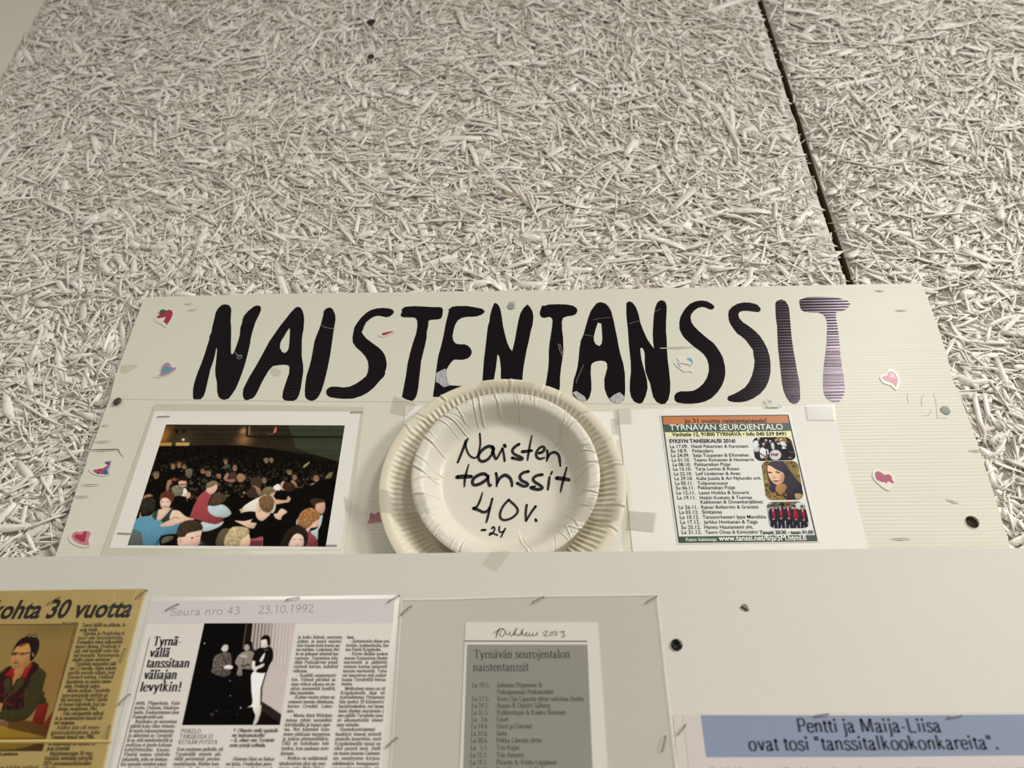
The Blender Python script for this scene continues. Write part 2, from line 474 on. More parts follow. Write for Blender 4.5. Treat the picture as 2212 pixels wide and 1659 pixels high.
# ------------------------------------------------------------------ printed pictures
class Pic:
    """A printed photograph: a flat sheet of fine cells, each with the ink colour printed there."""
    def __init__(s, corners, Y, nx, ny):
        s.Y, s.nx, s.ny = Y, nx, ny
        c = [P(x, y, Y) for x, y in corners]
        s.c = np.array([[q[0], q[2]] for q in c])          # TL TR BR BL
        s.o = s.c[0]; s.U = (s.c[1] - s.c[0] + s.c[2] - s.c[3]) / 2; s.V = (s.c[3] - s.c[0] + s.c[2] - s.c[1]) / 2
        s.o = s.c.mean(0) - s.U / 2 - s.V / 2
        s.inv = np.linalg.inv(np.array([s.U, s.V]).T)
        s.img = np.zeros((ny, nx, 3))
        gy, gx = np.mgrid[0:ny, 0:nx]
        s.gx, s.gy = gx + 0.5, gy + 0.5
        s.rng = np.random.default_rng(11)

    def grid(s, pts):
        out = []
        for p in pts:
            q = P(p[0], p[1], s.Y)
            t = s.inv @ (np.array([q[0], q[2]]) - s.o)
            out.append((t[0] * s.nx, t[1] * s.ny))
        return np.array(out)

    def fill(s, c): s.img[:] = c

    def blend(s, mask, c, sl):
        s.img[sl] = s.img[sl] * (1 - mask[..., None]) + np.asarray(c, float) * mask[..., None]

    def poly(s, pts, c, ox=0, oy=0, k=1.0, smooth=True, a=1.0, tex=0, sh=0.22):
        g = s.grid([(ox + p[0] / k, oy + p[1] / k) for p in pts])
        if smooth and len(g) > 3: g = np.array(cat_rom(list(g), 4, True))
        x0, y0 = np.floor(g.min(0)).astype(int) - 1; x1, y1 = np.ceil(g.max(0)).astype(int) + 2
        x0, y0 = max(x0, 0), max(y0, 0); x1, y1 = min(x1, s.nx), min(y1, s.ny)
        if x1 <= x0 or y1 <= y0: return
        sl = (slice(y0, y1), slice(x0, x1))
        m = np.zeros((y1 - y0, x1 - x0))
        for dx, dy in ((-.25, -.25), (.25, -.25), (-.25, .25), (.25, .25)):
            X, Yy = s.gx[sl] + dx, s.gy[sl] + dy
            ins = np.zeros(X.shape, bool)
            for i in range(len(g)):
                ax, ay = g[i - 1]; bx, by = g[i]
                if ay == by: continue
                cond = ((ay > Yy) != (by > Yy)) & (X < (bx - ax) * (Yy - ay) / (by - ay) + ax)
                ins ^= cond
            m += ins * 0.25
        cc = np.asarray(c, float)
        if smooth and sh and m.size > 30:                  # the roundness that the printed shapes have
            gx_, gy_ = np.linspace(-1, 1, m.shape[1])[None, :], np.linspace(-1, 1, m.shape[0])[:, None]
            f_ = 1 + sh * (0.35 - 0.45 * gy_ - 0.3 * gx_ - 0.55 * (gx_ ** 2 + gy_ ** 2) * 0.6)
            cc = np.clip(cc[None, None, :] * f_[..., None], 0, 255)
        tex = tex or 3
        if tex:
            nzz = s.rng.normal(0, tex, m.shape)
            nzz = (nzz + np.roll(nzz, 1, 0) + np.roll(nzz, 1, 1)) / 1.7
            cc = np.clip(cc + nzz[..., None], 0, 255)
        s.blend(m * a, cc, sl)

    def ell(s, x, y, rx, ry, c, ox=0, oy=0, k=1.0, a=1.0, rot=0.0, tex=0):
        n = 14
        cr_, sr_ = math.cos(rot), math.sin(rot)
        pts = [(x + rx * math.cos(t) * cr_ - ry * math.sin(t) * sr_, y + rx * math.cos(t) * sr_ + ry * math.sin(t) * cr_) for t in np.linspace(0, 2 * math.pi, n, False)]
        s.poly(pts, c, ox, oy, k, False, a, tex)

    def line(s, pts, w, c, ox=0, oy=0, k=1.0, a=1.0):
        pts = [np.array(p, float) for p in pts]
        for p, q in zip(pts[:-1], pts[1:]):
            d = q - p; l = np.linalg.norm(d)
            if l == 0: continue
            n = np.array([-d[1], d[0]]) / l * w / 2
            s.poly([p + n, q + n, q - n, p - n], c, ox, oy, k, False, a)

    def glow(s, x, y, r, c, a=1.0, ry=None):
        g = s.grid([(x, y), (x + r, y), (x, y + (ry or r))])
        rx, ry_ = abs(g[1][0] - g[0][0]), abs(g[2][1] - g[0][1])
        m = np.exp(-(((s.gx - g[0][0]) / rx) ** 2 + ((s.gy - g[0][1]) / ry_) ** 2)) * a
        s.blend(m, c, (slice(None), slice(None)))

    def blur(s, n=1, amt=1.0):
        for _ in range(n):
            p = np.pad(s.img, ((1, 1), (1, 1), (0, 0)), 'edge')
            b = sum(p[i:i + s.ny, j:j + s.nx] * w for i, wi in enumerate((1, 2, 1)) for j, wj in enumerate((1, 2, 1)) for w in (wi * wj / 16,))
            s.img = s.img * (1 - amt) + b * amt

    def grain(s, a): s.img = np.clip(s.img + s.rng.normal(0, a, (s.ny, s.nx, 1)), 0, 255)

    def build(s, name, parent, rnd=0.0, gloss=0.5):
        nx, ny = s.nx, s.ny
        uu, vv = np.meshgrid(np.linspace(0, 1, nx + 1), np.linspace(0, 1, ny + 1))
        c = s.c
        X = ((1 - uu) * (1 - vv))[..., None] * c[0] + (uu * (1 - vv))[..., None] * c[1] + (uu * vv)[..., None] * c[2] + ((1 - uu) * vv)[..., None] * c[3]
        v = np.stack([X[..., 0], np.full_like(uu, s.Y), X[..., 1]], -1).reshape(-1, 3)
        idx = np.arange((nx + 1) * (ny + 1)).reshape(ny + 1, nx + 1)
        q = np.stack([idx[1:, :-1], idx[1:, 1:], idx[:-1, 1:], idx[:-1, :-1]], -1).reshape(-1, 4)
        colr = np.clip(lin(np.clip(s.img - 5 * np.exp(-s.img / 40), 0, 255)) * K, 0.0015, 0.92).reshape(-1, 3)
        if rnd:
            r = rnd * nx
            ex = np.maximum(np.maximum(r - s.gx, s.gx - (nx - r)), 0); ey = np.maximum(np.maximum(r - s.gy, s.gy - (ny - r)), 0)
            keep = (ex ** 2 + ey ** 2 <= r * r).reshape(-1)
            q, colr = q[keep], colr[keep]
        me = bpy.data.meshes.new(name)
        me.vertices.add(len(v)); me.vertices.foreach_set('co', v.ravel().astype(np.float32))
        me.loops.add(q.size); me.loops.foreach_set('vertex_index', q.ravel().astype(np.int32))
        me.polygons.add(len(q)); me.polygons.foreach_set('loop_start', np.arange(0, q.size, 4, dtype=np.int32))
        at = me.color_attributes.new('ink', 'FLOAT_COLOR', 'CORNER')
        rgba = np.ones((len(q), 4, 4), np.float32); rgba[..., :3] = colr[:, None, :]
        at.data.foreach_set('color', rgba.ravel())
        me.update(calc_edges=True); me.validate()
        M = MATS.get('printed_ink')
        if M is None:
            M = mat('printed_ink', (0.5, 0.5, 0.5), 0.5, 0.03)
            a_ = M.node_tree.nodes.new('ShaderNodeAttribute'); a_.attribute_name = 'ink'
            M.node_tree.links.new(a_.outputs['Color'], M.node_tree.nodes['Principled BSDF'].inputs['Base Color'])
        return link(name, me, M, parent)

# ================================================================== the wall
Y_WALL, Y_SIGN, Y_PAN = 0.0, -0.0115, -0.050

M_wall = mat('white_painted_strands', (0.70, 0.67, 0.59), 0.34, 0.55)
nt = M_wall.node_tree; b = nt.nodes['Principled BSDF']
geo = nt.nodes.new('ShaderNodeNewGeometry'); rmp = nt.nodes.new('ShaderNodeValToRGB')
e = rmp.color_ramp.elements
e[0].position = 0.0; e[0].color = (0.40, 0.33, 0.22, 1)
e[1].position = 0.012; e[1].color = (0.70, 0.65, 0.56, 1)
e2 = e.new(0.35); e2.color = (0.83, 0.78, 0.69, 1)
e3 = e.new(1.0); e3.color = (0.89, 0.85, 0.77, 1)
nt.links.new(geo.outputs['Random Per Island'], rmp.inputs[0]); nt.links.new(rmp.outputs[0], b.inputs['Base Color'])
noise_bump(M_wall, 420, 0.00035, detail=3)
M_wallback = mat('unpainted_board_core', (0.10, 0.07, 0.04), 0.9, 0.1)
M_wallbase = mat('painted_board_face', (0.66, 0.63, 0.55), 0.7, 0.2)

SEAM = [(1640, 0), (1676, 112), (1710.5, 225), (1764.4, 400), (1800, 506), (1833.6, 608)]
seam = [(P(x, y, 0)[0], P(x, y, 0)[2]) for x, y in SEAM]
sx_lo = seam[-1][0] + (seam[-1][0] - seam[0][0]) / (seam[0][1] - seam[-1][1]) * (seam[-1][1] - 1.1)
seam_line = [(seam[0][0], 3.3)] + seam + [(seam[-1][0], 1.1)]
GAP = 0.0042


def seam_x(z):
    zs = np.array([p[1] for p in seam_line])[::-1]; xs = np.array([p[0] for p in seam_line])[::-1]
    return np.interp(z, zs, xs)


te0, te1 = P(85, 30, 0), P(0, 185, 0)
trim_x = (te0[0] + te1[0]) / 2


def make_wall():
    rng = np.random.default_rng(5)
    mbw = MB()
    Lp = [(-2.4, 3.3), (-2.4, 1.1)] + [(x - GAP, z) for x, z in reversed(seam_line)]
    Rp = [(2.4, 1.1), (2.4, 3.3)] + [(x + GAP, z) for x, z in seam_line]
    mbw.plate([Lp], -0.0006, 0.0010, 1); mbw.plate([Lp], 0.0004, 0.024, 2)
    mbw.plate([Rp], -0.0006, 0.0010, 1); mbw.plate([Rp], 0.0004, 0.024, 2)
    mbw.box((-2.4, 0.0244, 1.1), (2.4, 0.10, 3.3), 2)
    V0 = np.array(mbw.v); F0 = mbw.f; MI0 = mbw.mi

    def strands(N, L, w, th, lift):
        x = rng.uniform(-0.98, 1.05, N); z = rng.uniform(1.60, 2.78, N)
        fld = 1.5 * np.sin(9 * x + 4 * z) + 1.3 * np.sin(7 * z - 5 * x + 1.0) + 0.8 * np.sin(23 * x - 17 * z)
        th_ = fld * 0.5 + rng.normal(0, 0.75, N) + (rng.random(N) < 0.25) * rng.uniform(0, math.pi, N)
        L = np.clip(L * np.exp(rng.normal(0, 0.42, N)), 0.005, 0.075); w = np.clip(w * np.exp(rng.normal(0, 0.45, N)), 0.0007, 0.010)
        hth = th * rng.uniform(0.6, 1.4, N) / 2
        tilt = rng.normal(0, 0.055, N); roll = rng.normal(0, 0.24, N)
        y = -rng.uniform(0.0004, lift, N)
        u = np.stack([np.cos(th_), np.zeros(N), np.sin(th_)], 1); v = np.stack([-np.sin(th_), np.zeros(N), np.cos(th_)], 1)
        nn = np.tile([0.0, -1.0, 0.0], (N, 1))
        u2 = u * np.cos(tilt)[:, None] + nn * np.sin(tilt)[:, None]
        n2 = nn * np.cos(tilt)[:, None] - u * np.sin(tilt)[:, None]
        v2 = v * np.cos(roll)[:, None] + n2 * np.sin(roll)[:, None]
        n3 = n2 * np.cos(roll)[:, None] - v * np.sin(roll)[:, None]
        c = np.stack([x, y, z], 1)
        # nothing across the joint, over the smooth board or through the plane of the sign
        half = L / 2 * np.abs(np.cos(th_)) + w / 2
        s = seam_x(z); dist = np.abs(x - s)
        ok = (dist > half * 0.85 + GAP * 0.4) & (x - half > trim_x - 0.002)
        c, L, w, hth, u2, v2, n3, tilt = c[ok], L[ok], w[ok], hth[ok], u2[ok], v2[ok], n3[ok], tilt[ok]
        n = len(c)
        bend = rng.normal(0, 0.9, n) * L * 0.035; side = rng.normal(0, 1, n) * L * 0.022
        secs = np.array([-1, -0.45, 0.35, 1.0])
        wf = np.stack([rng.uniform(0.08, 0.9, n), rng.uniform(0.8, 1.1, n), rng.uniform(0.7, 1.1, n), rng.uniform(0.08, 0.9, n)], 1)
        V = np.zeros((n, 4, 4, 3))
        for k, t in enumerate(secs):
            ctr = c + u2 * (t * L / 2)[:, None] + n3 * ((1 - t * t) * bend)[:, None] + v2 * ((1 - t * t) * side)[:, None]
            jx = rng.normal(0, 0.08, n) * L if k in (0, 3) else np.zeros(n)
            for q, (a, bb) in enumerate(((-1, -1), (1, -1), (1, 1), (-1, 1))):
                V[:, k, q] = ctr + v2 * (a * w / 2 * wf[:, k] * (0.86 if bb > 0 else 1.0))[:, None] + n3 * (bb * hth)[:, None] + u2 * (a * jx * 0.5)[:, None]
        lo = V[..., 1].min((1, 2)); V[..., 1] += np.clip(-0.0074 - lo, 0, None)[:, None, None]      # none stands out past the back of the sign
        base = (np.arange(n) * 16)[:, None, None]
        fl = []
        for k in range(3):
            for q in range(4):
                fl.append([k * 4 + q, k * 4 + (q + 1) % 4, k * 4 + 4 + (q + 1) % 4, k * 4 + 4 + q])
        fl += [[3, 2, 1, 0], [12, 13, 14, 15]]
        return V.reshape(-1, 3), (base + np.array(fl)[None]).reshape(-1, 4)

    parts = [strands(42000, 0.024, 0.0030, 0.0010, 0.0046), strands(11000, 0.027, 0.0058, 0.0009, 0.0050),
             strands(42000, 0.011, 0.0013, 0.0009, 0.0054)]
    Vs = [V0] + [p[0] for p in parts]
    nv = sum(len(a) for a in Vs)
    off = len(V0); quads = []
    for p in parts:
        quads.append(p[1] + off); off += len(p[0])
    Q = np.concatenate(quads)
    l0 = [i for f in F0 for i in f]; ls = np.cumsum([0] + [len(f) for f in F0])
    loops = np.concatenate([np.array(l0), Q.ravel()]).astype(np.int32)
    start = np.concatenate([ls[:-1], ls[-1] + np.arange(len(Q)) * 4]).astype(np.int32)
    mi = np.concatenate([np.array(MI0), np.zeros(len(Q))]).astype(np.int32)
    me = bpy.data.meshes.new('wall_back')
    me.vertices.add(nv); me.vertices.foreach_set('co', np.concatenate(Vs).ravel().astype(np.float32))
    me.loops.add(len(loops)); me.loops.foreach_set('vertex_index', loops)
    me.polygons.add(len(start)); me.polygons.foreach_set('loop_start', start)
    me.polygons.foreach_set('material_index', mi)
    me.update(calc_edges=True)
    o = link('wall_back', me, [M_wall, M_wallbase, M_wallback], origin=(0, 0, 1.1))
    tag(o, 'white painted wall of pressed wood strands with a dark joint', 'wall', kind='structure')


make_wall()
mb = MB(); mb.box((trim_x - 0.30, -0.0065, 1.1), (trim_x, 0.001, 3.3))
M_trim = mat('smooth_wall_paint', (0.70, 0.66, 0.57), 0.5, 0.3); noise_bump(M_trim, 25, 0.0006)
tag(mb.build('trim_1', M_trim), 'smooth painted board at the top left corner of the wall', 'trim', kind='structure')

M_darkmetal = mat('dark_metal', (0.035, 0.033, 0.028), 0.42, 0.5, Metallic=0.6)
M_black_screw = mat('black_screw', (0.02, 0.02, 0.02), 0.22, 0.6, Metallic=0.75)
M_grey_nail = mat('grey_nail', (0.36, 0.38, 0.35), 0.45, 0.5, Metallic=0.5)
M_green_nail = mat('tarnished_nail', (0.085, 0.085, 0.06), 0.5, 0.4, Metallic=0.4)
M_steel = mat('staple_steel', (0.20, 0.19, 0.17), 0.32, 0.5, Metallic=0.9)
M_whitemetal = mat('painted_metal', (0.62, 0.60, 0.52), 0.5, 0.4)


def nail(px, py, Y, rpx, M, label, cat='nail', h=0.0012, tilt=None, name='nail', sink=0.010):
    c = P(px, py, Y); k = P(px + 1, py, Y)[0] - c[0]; r = rpx * k
    mb = MB()
    mb.lathe(c[0], c[2], [(0.0011, Y + sink), (0.0011, Y - h * 0.3), (r * 0.93, Y - h * 0.35), (r, Y - h * 0.6), (r * 0.98, Y - h * 0.85), (r * 0.86, Y - h), (r * 0.3, Y - h * 1.04)], 28, tilt=tilt)
    o = mb.build(name, M, origin=(c[0], Y, c[2]))
    return tag(o, label, cat)


for (x, y, rr, lb) in ((802, 48, 9.5, 'dark screw head high on the wall, upper of the pair'), (801, 123, 7.5, 'dark screw head high on the wall, lower of the pair')):
    tag(nail(x, y, -0.0068, rr, M_darkmetal, lb, 'screw', h=0.0012, name='screw', sink=0.014), group='screws in the strand wall')

# ================================================================== the sign of fluted plastic sheet
def flutes(M, amp, z_scale=0.0036):
    nt = M.node_tree; b = nt.nodes['Principled BSDF']
    g = nt.nodes.new('ShaderNodeNewGeometry'); sp_ = nt.nodes.new('ShaderNodeSeparateXYZ')
    nz = nt.nodes.new('ShaderNodeTexNoise'); nz.inputs['Scale'].default_value = 7; nz.inputs['Detail'].default_value = 2
    mp = nt.nodes.new('ShaderNodeMapping'); mp.inputs['Scale'].default_value = (0.6, 1, 6)
    mul = nt.nodes.new('ShaderNodeMath'); mul.operation = 'MULTIPLY'; mul.inputs[1].default_value = 2 * math.pi / z_scale
    ad = nt.nodes.new('ShaderNodeMath'); ad.operation = 'ADD'
    m2 = nt.nodes.new('ShaderNodeMath'); m2.operation = 'MULTIPLY'; m2.inputs[1].default_value = 5.0
    sn = nt.nodes.new('ShaderNodeMath'); sn.operation = 'SINE'
    nz2 = nt.nodes.new('ShaderNodeTexNoise'); nz2.inputs['Scale'].default_value = 1.0; nz2.inputs['Detail'].default_value = 3
    mp2 = nt.nodes.new('ShaderNodeMapping'); mp2.inputs['Scale'].default_value = (1.2, 1, 420)
    m3 = nt.nodes.new('ShaderNodeMath'); m3.operation = 'MULTIPLY_ADD'; m3.inputs[1].default_value = 0.28
    bp = nt.nodes.new('ShaderNodeBump'); bp.inputs['Distance'].default_value = amp; bp.inputs['Strength'].default_value = 1.0
    L = nt.links.new
    L(g.outputs['Position'], sp_.inputs[0]); L(g.outputs['Position'], mp.inputs[0]); L(mp.outputs[0], nz.inputs['Vector'])
    L(g.outputs['Position'], mp2.inputs[0]); L(mp2.outputs[0], nz2.inputs['Vector'])
    L(sp_.outputs['Z'], mul.inputs[0]); L(nz.outputs['Fac'], m2.inputs[0]); L(mul.outputs[0], ad.inputs[0]); L(m2.outputs[0], ad.inputs[1])
    L(ad.outputs[0], sn.inputs[0]); L(sn.outputs[0], m3.inputs[0]); L(nz2.outputs['Fac'], m3.inputs[2]); L(m3.outputs[0], bp.inputs['Height'])
    L(bp.outputs[0], b.inputs['Normal'])


C_SIGN = D(199, 196, 180)
M_sign = mat('fluted_plastic', C_SIGN, 0.34, 0.22)
noise_color(M_sign, C_SIGN, 5, 0.035)
flutes(M_sign, 0.00011)
M_ink = mat('black_marker_paint', (0.0025, 0.002, 0.0025), 0.17, 0.30)
M_ink.node_tree.nodes['Principled BSDF'].inputs['Specular Tint'].default_value = (1.0, 0.80, 0.93, 1)
flutes(M_ink, 0.00012)
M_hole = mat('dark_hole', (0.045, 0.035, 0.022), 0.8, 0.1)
M_slit_d = mat('slit_dark', (0.30, 0.28, 0.23), 0.8, 0.1)
M_peel = mat('scuffed_paint', (0.42, 0.42, 0.42), 0.6, 0.3)
nz, mp = noise_color(M_peel, (0.42, 0.42, 0.42), 160, 0.75, (3, 1, 1), 4)

outline = [(312, 642), (500, 636.5), (700, 633), (900, 630.5), (1100, 628), (1300, 625), (1500, 621), (1750, 616.5), (1990, 612), (2003, 642), (2026, 705), (2048, 775),
           (2057, 820), (2075, 858), (2109, 950), (2148, 1070), (2183, 1185), (2207, 1262), (98, 1262), (120, 1200), (146, 1120), (166, 1054), (186, 1002), (188, 990), (212, 930),
           (225, 893), (237, 862), (249, 812), (247, 807), (252, 805), (262, 778), (284, 716), (299, 677)]
mb = MB()
hole_c = P(2100, 1128, Y_SIGN)
hr = 0.0061
mb.plate([uv(outline, Y_SIGN), [(hole_c[0] + hr * math.cos(a), hole_c[2] - hr * math.sin(a)) for a in np.linspace(0, 2 * math.pi, 28, False)]], Y_SIGN, 0.0035)
sign = mb.build('sign_board', M_sign)
tag(sign, 'wide cream fluted plastic sign with large black hand painted letters', 'sign')
mb = MB()
mb.lathe(hole_c[0], hole_c[2], [(hr * 0.98, Y_SIGN + 0.0035), (hr * 0.98, Y_SIGN + 0.001), (hr * 0.96, Y_SIGN - 0.0003), (hr * 1.06, Y_SIGN - 0.0005), (hr * 1.12, Y_SIGN + 0.0001)], 30)
mb.f.pop(); mb.mi.pop()
mb.build('hole_rim', M_sign, sign)
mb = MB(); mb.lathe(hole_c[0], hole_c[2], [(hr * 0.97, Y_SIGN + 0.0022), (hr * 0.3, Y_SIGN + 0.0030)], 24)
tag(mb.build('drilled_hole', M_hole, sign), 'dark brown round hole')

LET = [
 ('N', 400, [[(118,1515),(135,1538),(230,1535),(270,1495),(300,1420),(325,1310),(355,1180),(375,1090),(415,980),(445,870),(458,790),(470,765),(477,800),(470,900),(458,1000),(450,1100),(455,1190),(475,1280),(480,1430),(500,1500),(540,1535),(590,1543),(650,1525),(700,1460),(755,1375),(800,1270),(850,1140),(895,1000),(935,850),(970,700),(975,640),(1000,540),(1045,390),(1090,300),(1130,210),(1130,165),(1110,140),(1060,138),(1020,155),(940,220),(880,290),(860,340),(850,400),(825,470),(818,570),(800,640),(770,730),(740,810),(715,858),(695,868),(682,840),(682,700),(685,550),(685,450),(677,370),(685,250),(687,185),(670,150),(640,127),(590,120),(545,130),(490,180),(455,250),(435,340),(405,460),(395,530),(360,605),(365,630),(330,740),(290,870),(240,1010),(190,1130),(140,1280),(118,1390)]]),
 ('A', 400, [[(860,1470),(875,1525),(910,1553),(960,1538),(1010,1520),(1050,1475),(1090,1400),(1140,1290),(1190,1200),(1250,1100),(1310,1040),(1400,1025),(1480,1020),(1540,1028),(1558,1060),(1553,1150),(1520,1240),(1490,1330),(1460,1430),(1452,1510),(1480,1550),(1550,1560),(1620,1558),(1665,1535),(1700,1470),(1725,1370),(1745,1240),(1762,1130),(1762,1040),(1748,950),(1738,880),(1740,760),(1742,640),(1752,560),(1768,480),(1772,400),(1777,350),(1768,270),(1750,210),(1725,170),(1680,155),(1640,175),(1570,250),(1500,340),(1420,440),(1350,540),(1260,670),(1190,800),(1130,910),(1070,1020),(1010,1120),(950,1220),(910,1300),(870,1380)],
              [(1557,472),(1568,500),(1562,600),(1558,690),(1545,780),(1520,825),(1485,848),(1440,825),(1430,795),(1415,780),(1415,725),(1430,670),(1480,590),(1520,520)]]),
 ('I', 400, [[(1790,1480),(1800,1515),(1840,1548),(1895,1560),(1940,1545),(1985,1505),(2030,1420),(2070,1300),(2100,1180),(2130,1050),(2165,870),(2190,700),(2219,490),(2244,350),(2239,270),(2204,195),(2174,170),(2150,168),(2110,180),(2070,220),(2060,290),(2035,390),(2010,470),(1960,590),(1930,680),(1910,800),(1880,960),(1850,1070),(1815,1180),(1795,1310),(1788,1400)]]),
 ('S', 700, [[(30,1430),(45,1475),(90,1505),(180,1518),(280,1528),(380,1528),(440,1523),(560,1485),(660,1430),(745,1360),(830,1260),(890,1200),(915,1150),(908,1135),(930,1070),(935,1000),(920,920),(908,880),(870,820),(820,770),(730,705),(630,630),(585,575),(560,530),(572,515),(600,440),(630,385),(690,335),(750,300),(810,288),(870,298),(930,312),(990,295),(1030,260),(1043,230),(1025,200),(970,182),(880,173),(790,180),(700,205),(640,240),(560,310),(500,390),(455,460),(440,530),(425,620),(432,690),(480,760),(560,830),(620,900),(655,970),(665,1050),(655,1130),(630,1190),(560,1250),(470,1310),(380,1350),(290,1362),(190,1350),(120,1348),(70,1365),(40,1395)]]),
 ('T', 700, [[(1165,1500),(1210,1530),(1270,1550),(1315,1563),(1355,1530),(1385,1470),(1405,1370),(1420,1230),(1435,1100),(1450,960),(1480,840),(1505,740),(1530,620),(1535,520),(1555,440),(1557,370),(1590,350),(1700,343),(1745,330),(1765,290),(1775,210),(1765,175),(1735,162),(1600,160),(1480,152),(1350,147),(1220,155),(1180,175),(1157,205),(1165,230),(1145,270),(1150,300),(1190,312),(1330,313),(1370,325),(1393,370),(1395,450),(1375,560),(1330,690),(1290,830),(1250,1000),(1225,1180),(1195,1340)]]),
 ('E', 940, [[(13,1140),(31,1000),(51,880),(91,740),(126,590),(161,400),(206,220),(200,195),(255,155),(330,145),(480,145),(600,165),(700,185),(740,220),(730,245),(690,275),(620,298),(560,303),(470,305),(400,320),(340,355),(300,420),(275,500),(258,590),(270,660),(300,700),(340,715),(440,718),(490,738),(530,780),(548,830),(535,880),(490,925),(410,947),(290,942),(250,970),(205,1030),(170,1090),(163,1180),(191,1290),(225,1330),(400,1340),(440,1450),(200,1500),(-30,1500),(-27,1455),(1,1275),(8,1200)]]),
 ('N', 940, [[(712,1200),(730,950),(745,830),(760,700),(775,560),(790,440),(810,380),(825,270),(850,180),(885,100),(910,102),(945,130),(970,180),(985,250),(1000,350),(1015,450),(1045,580),(1075,690),(1110,770),(1150,820),(1165,770),(1195,640),(1220,490),(1245,360),(1275,250),(1320,175),(1378,120),(1420,165),(1455,230),(1468,310),(1455,420),(1425,530),(1395,680),(1365,800),(1340,940),(1325,1020),(1310,1130),(1300,1260),(985,1260),(982,1160),(985,1085),(972,970),(960,900),(940,865),(927,880),(920,960),(905,1080),(885,1190),(875,1260),(708,1260)]]),
 ('T', 940, [[(1660,1275),(1640,1400),(1850,1450),(1862,1340),(1865,1200),(1880,1060),(1905,900),(1915,800),(1910,620),(1895,500),(1892,380),(1910,320),(1980,295),(2060,285),(2105,260),(2125,215),(2110,175),(2060,140),(1960,122),(1840,118),(1700,122),(1620,145),(1600,130),(1590,160),(1565,230),(1565,270),(1585,310),(1630,320),(1710,305),(1745,325),(1755,370),(1745,470),(1730,570),(1710,690),(1700,800),(1698,950),(1690,1080)]]),
 ('A', 1200, [[(252,1420),(262,1480),(330,1540),(420,1572),(470,1560),(510,1500),(535,1400),(535,1300),(525,1150),(530,1040),(545,1000),(600,970),(680,958),(740,968),(770,1000),(775,1070),(750,1160),(730,1240),(735,1380),(770,1480),(830,1570),(910,1593),(980,1580),(1030,1530),(1040,1400),(1035,1150),(1010,1000),(970,870),(945,760),(920,620),(895,500),(865,350),(830,220),(790,150),(740,105),(670,87),(620,100),(580,145),(530,215),(490,320),(450,460),(420,570),(380,660),(360,780),(345,950),(330,1060),(300,1170),(275,1240),(258,1370)],
               [(632,390),(685,405),(693,500),(702,630),(690,710),(655,745),(600,715),(572,660),(572,600),(590,520)]]),
 ('N', 1200, [[(1060,100),(1058,250),(1070,380),(1085,520),(1095,690),(1110,830),(1125,980),(1128,1130),(1113,1270),(1110,1400),(1130,1500),(1175,1570),(1250,1602),(1300,1585),(1345,1490),(1375,1370),(1365,1250),(1340,1150),(1310,1050),(1285,950),(1270,850),(1265,780),(1285,762),(1315,790),(1333,850),(1335,1000),(1345,1120),(1380,1220),(1415,1300),(1435,1400),(1460,1500),(1510,1575),(1580,1610),(1640,1600),(1685,1540),(1710,1430),(1713,1290),(1695,1100),(1675,950),(1665,800),(1660,650),(1650,520),(1650,400),(1658,250),(1660,150),(1640,85),(1600,60),(1560,62),(1520,95),(1490,170),(1470,280),(1460,420),(1453,560),(1460,680),(1472,785),(1430,730),(1370,640),(1310,510),(1265,390),(1240,270),(1200,160),(1150,95),(1100,73)]]),
 ('S', 1420, [[(255,1510),(260,1550),(300,1585),(400,1600),(500,1602),(620,1592),(720,1565),(810,1520),(900,1430),(960,1340),(1000,1240),(1015,1150),(1010,1050),(980,920),(940,840),(880,750),(830,690),(760,640),(690,580),(620,520),(550,450),(510,390),(495,320),(505,270),(550,210),(610,170),(670,157),(720,165),(770,190),(820,197),(850,170),(845,140),(800,105),(740,75),(660,62),(570,75),(490,110),(420,180),(375,250),(345,310),(330,390),(333,490),(370,570),(410,625),(480,690),(560,760),(640,815),(700,870),(745,940),(770,1030),(770,1120),(740,1220),(690,1300),(620,1365),(540,1410),(450,1420),(350,1418),(290,1440),(260,1475)]]),
 ('S', 1420, [[(1045,1530),(1070,1560),(1140,1578),(1240,1580),(1340,1562),(1440,1520),(1540,1450),(1610,1370),(1660,1270),(1690,1140),(1690,1000),(1675,890),(1640,780),(1590,680),(1530,590),(1450,510),(1360,440),(1280,390),(1225,330),(1207,270),(1230,230),(1290,215),(1370,218),(1450,228),(1510,235),(1543,210),(1540,180),(1500,130),(1450,110),(1380,95),(1290,92),(1200,110),(1120,155),(1070,210),(1060,270),(1068,350),(1090,410),(1150,500),(1195,555),(1250,590),(1320,650),(1380,730),(1430,800),(1440,890),(1455,960),(1445,1060),(1415,1180),(1370,1280),(1310,1360),(1220,1420),(1130,1465),(1065,1490)]]),
 ('I', 1420, [[(1765,100),(1790,65),(1855,48),(1910,70),(1945,120),(1968,180),(1975,270),(1990,450),(2005,620),(2030,790),(2060,960),(2090,1140),(2120,1280),(2130,1400),(2133,1530),(2110,1570),(2080,1600),(2030,1607),(1980,1580),(1930,1510),(1890,1420),(1865,1310),(1850,1180),(1830,1000),(1805,780),(1795,600),(1790,450),(1770,300),(1765,170)]]),
 ('T', 1600, [[(875,70),(885,50),(990,15),(1080,10),(1250,10),(1400,15),(1500,35),(1600,70),(1638,100),(1625,140),(1580,190),(1530,213),(1460,218),(1425,240),(1420,290),(1435,390),(1450,480),(1465,600),(1480,740),(1490,900),(1510,1050),(1540,1200),(1555,1380),(1545,1460),(1500,1550),(1450,1585),(1410,1588),(1340,1560),(1280,1520),(1245,1450),(1232,1320),(1235,1150),(1250,980),(1270,830),(1285,680),(1290,560),(1295,440),(1285,360),(1260,300),(1220,260),(1160,240),(1040,238),(950,225),(905,200),(888,150)]]),
]
SL = 2212 / 320
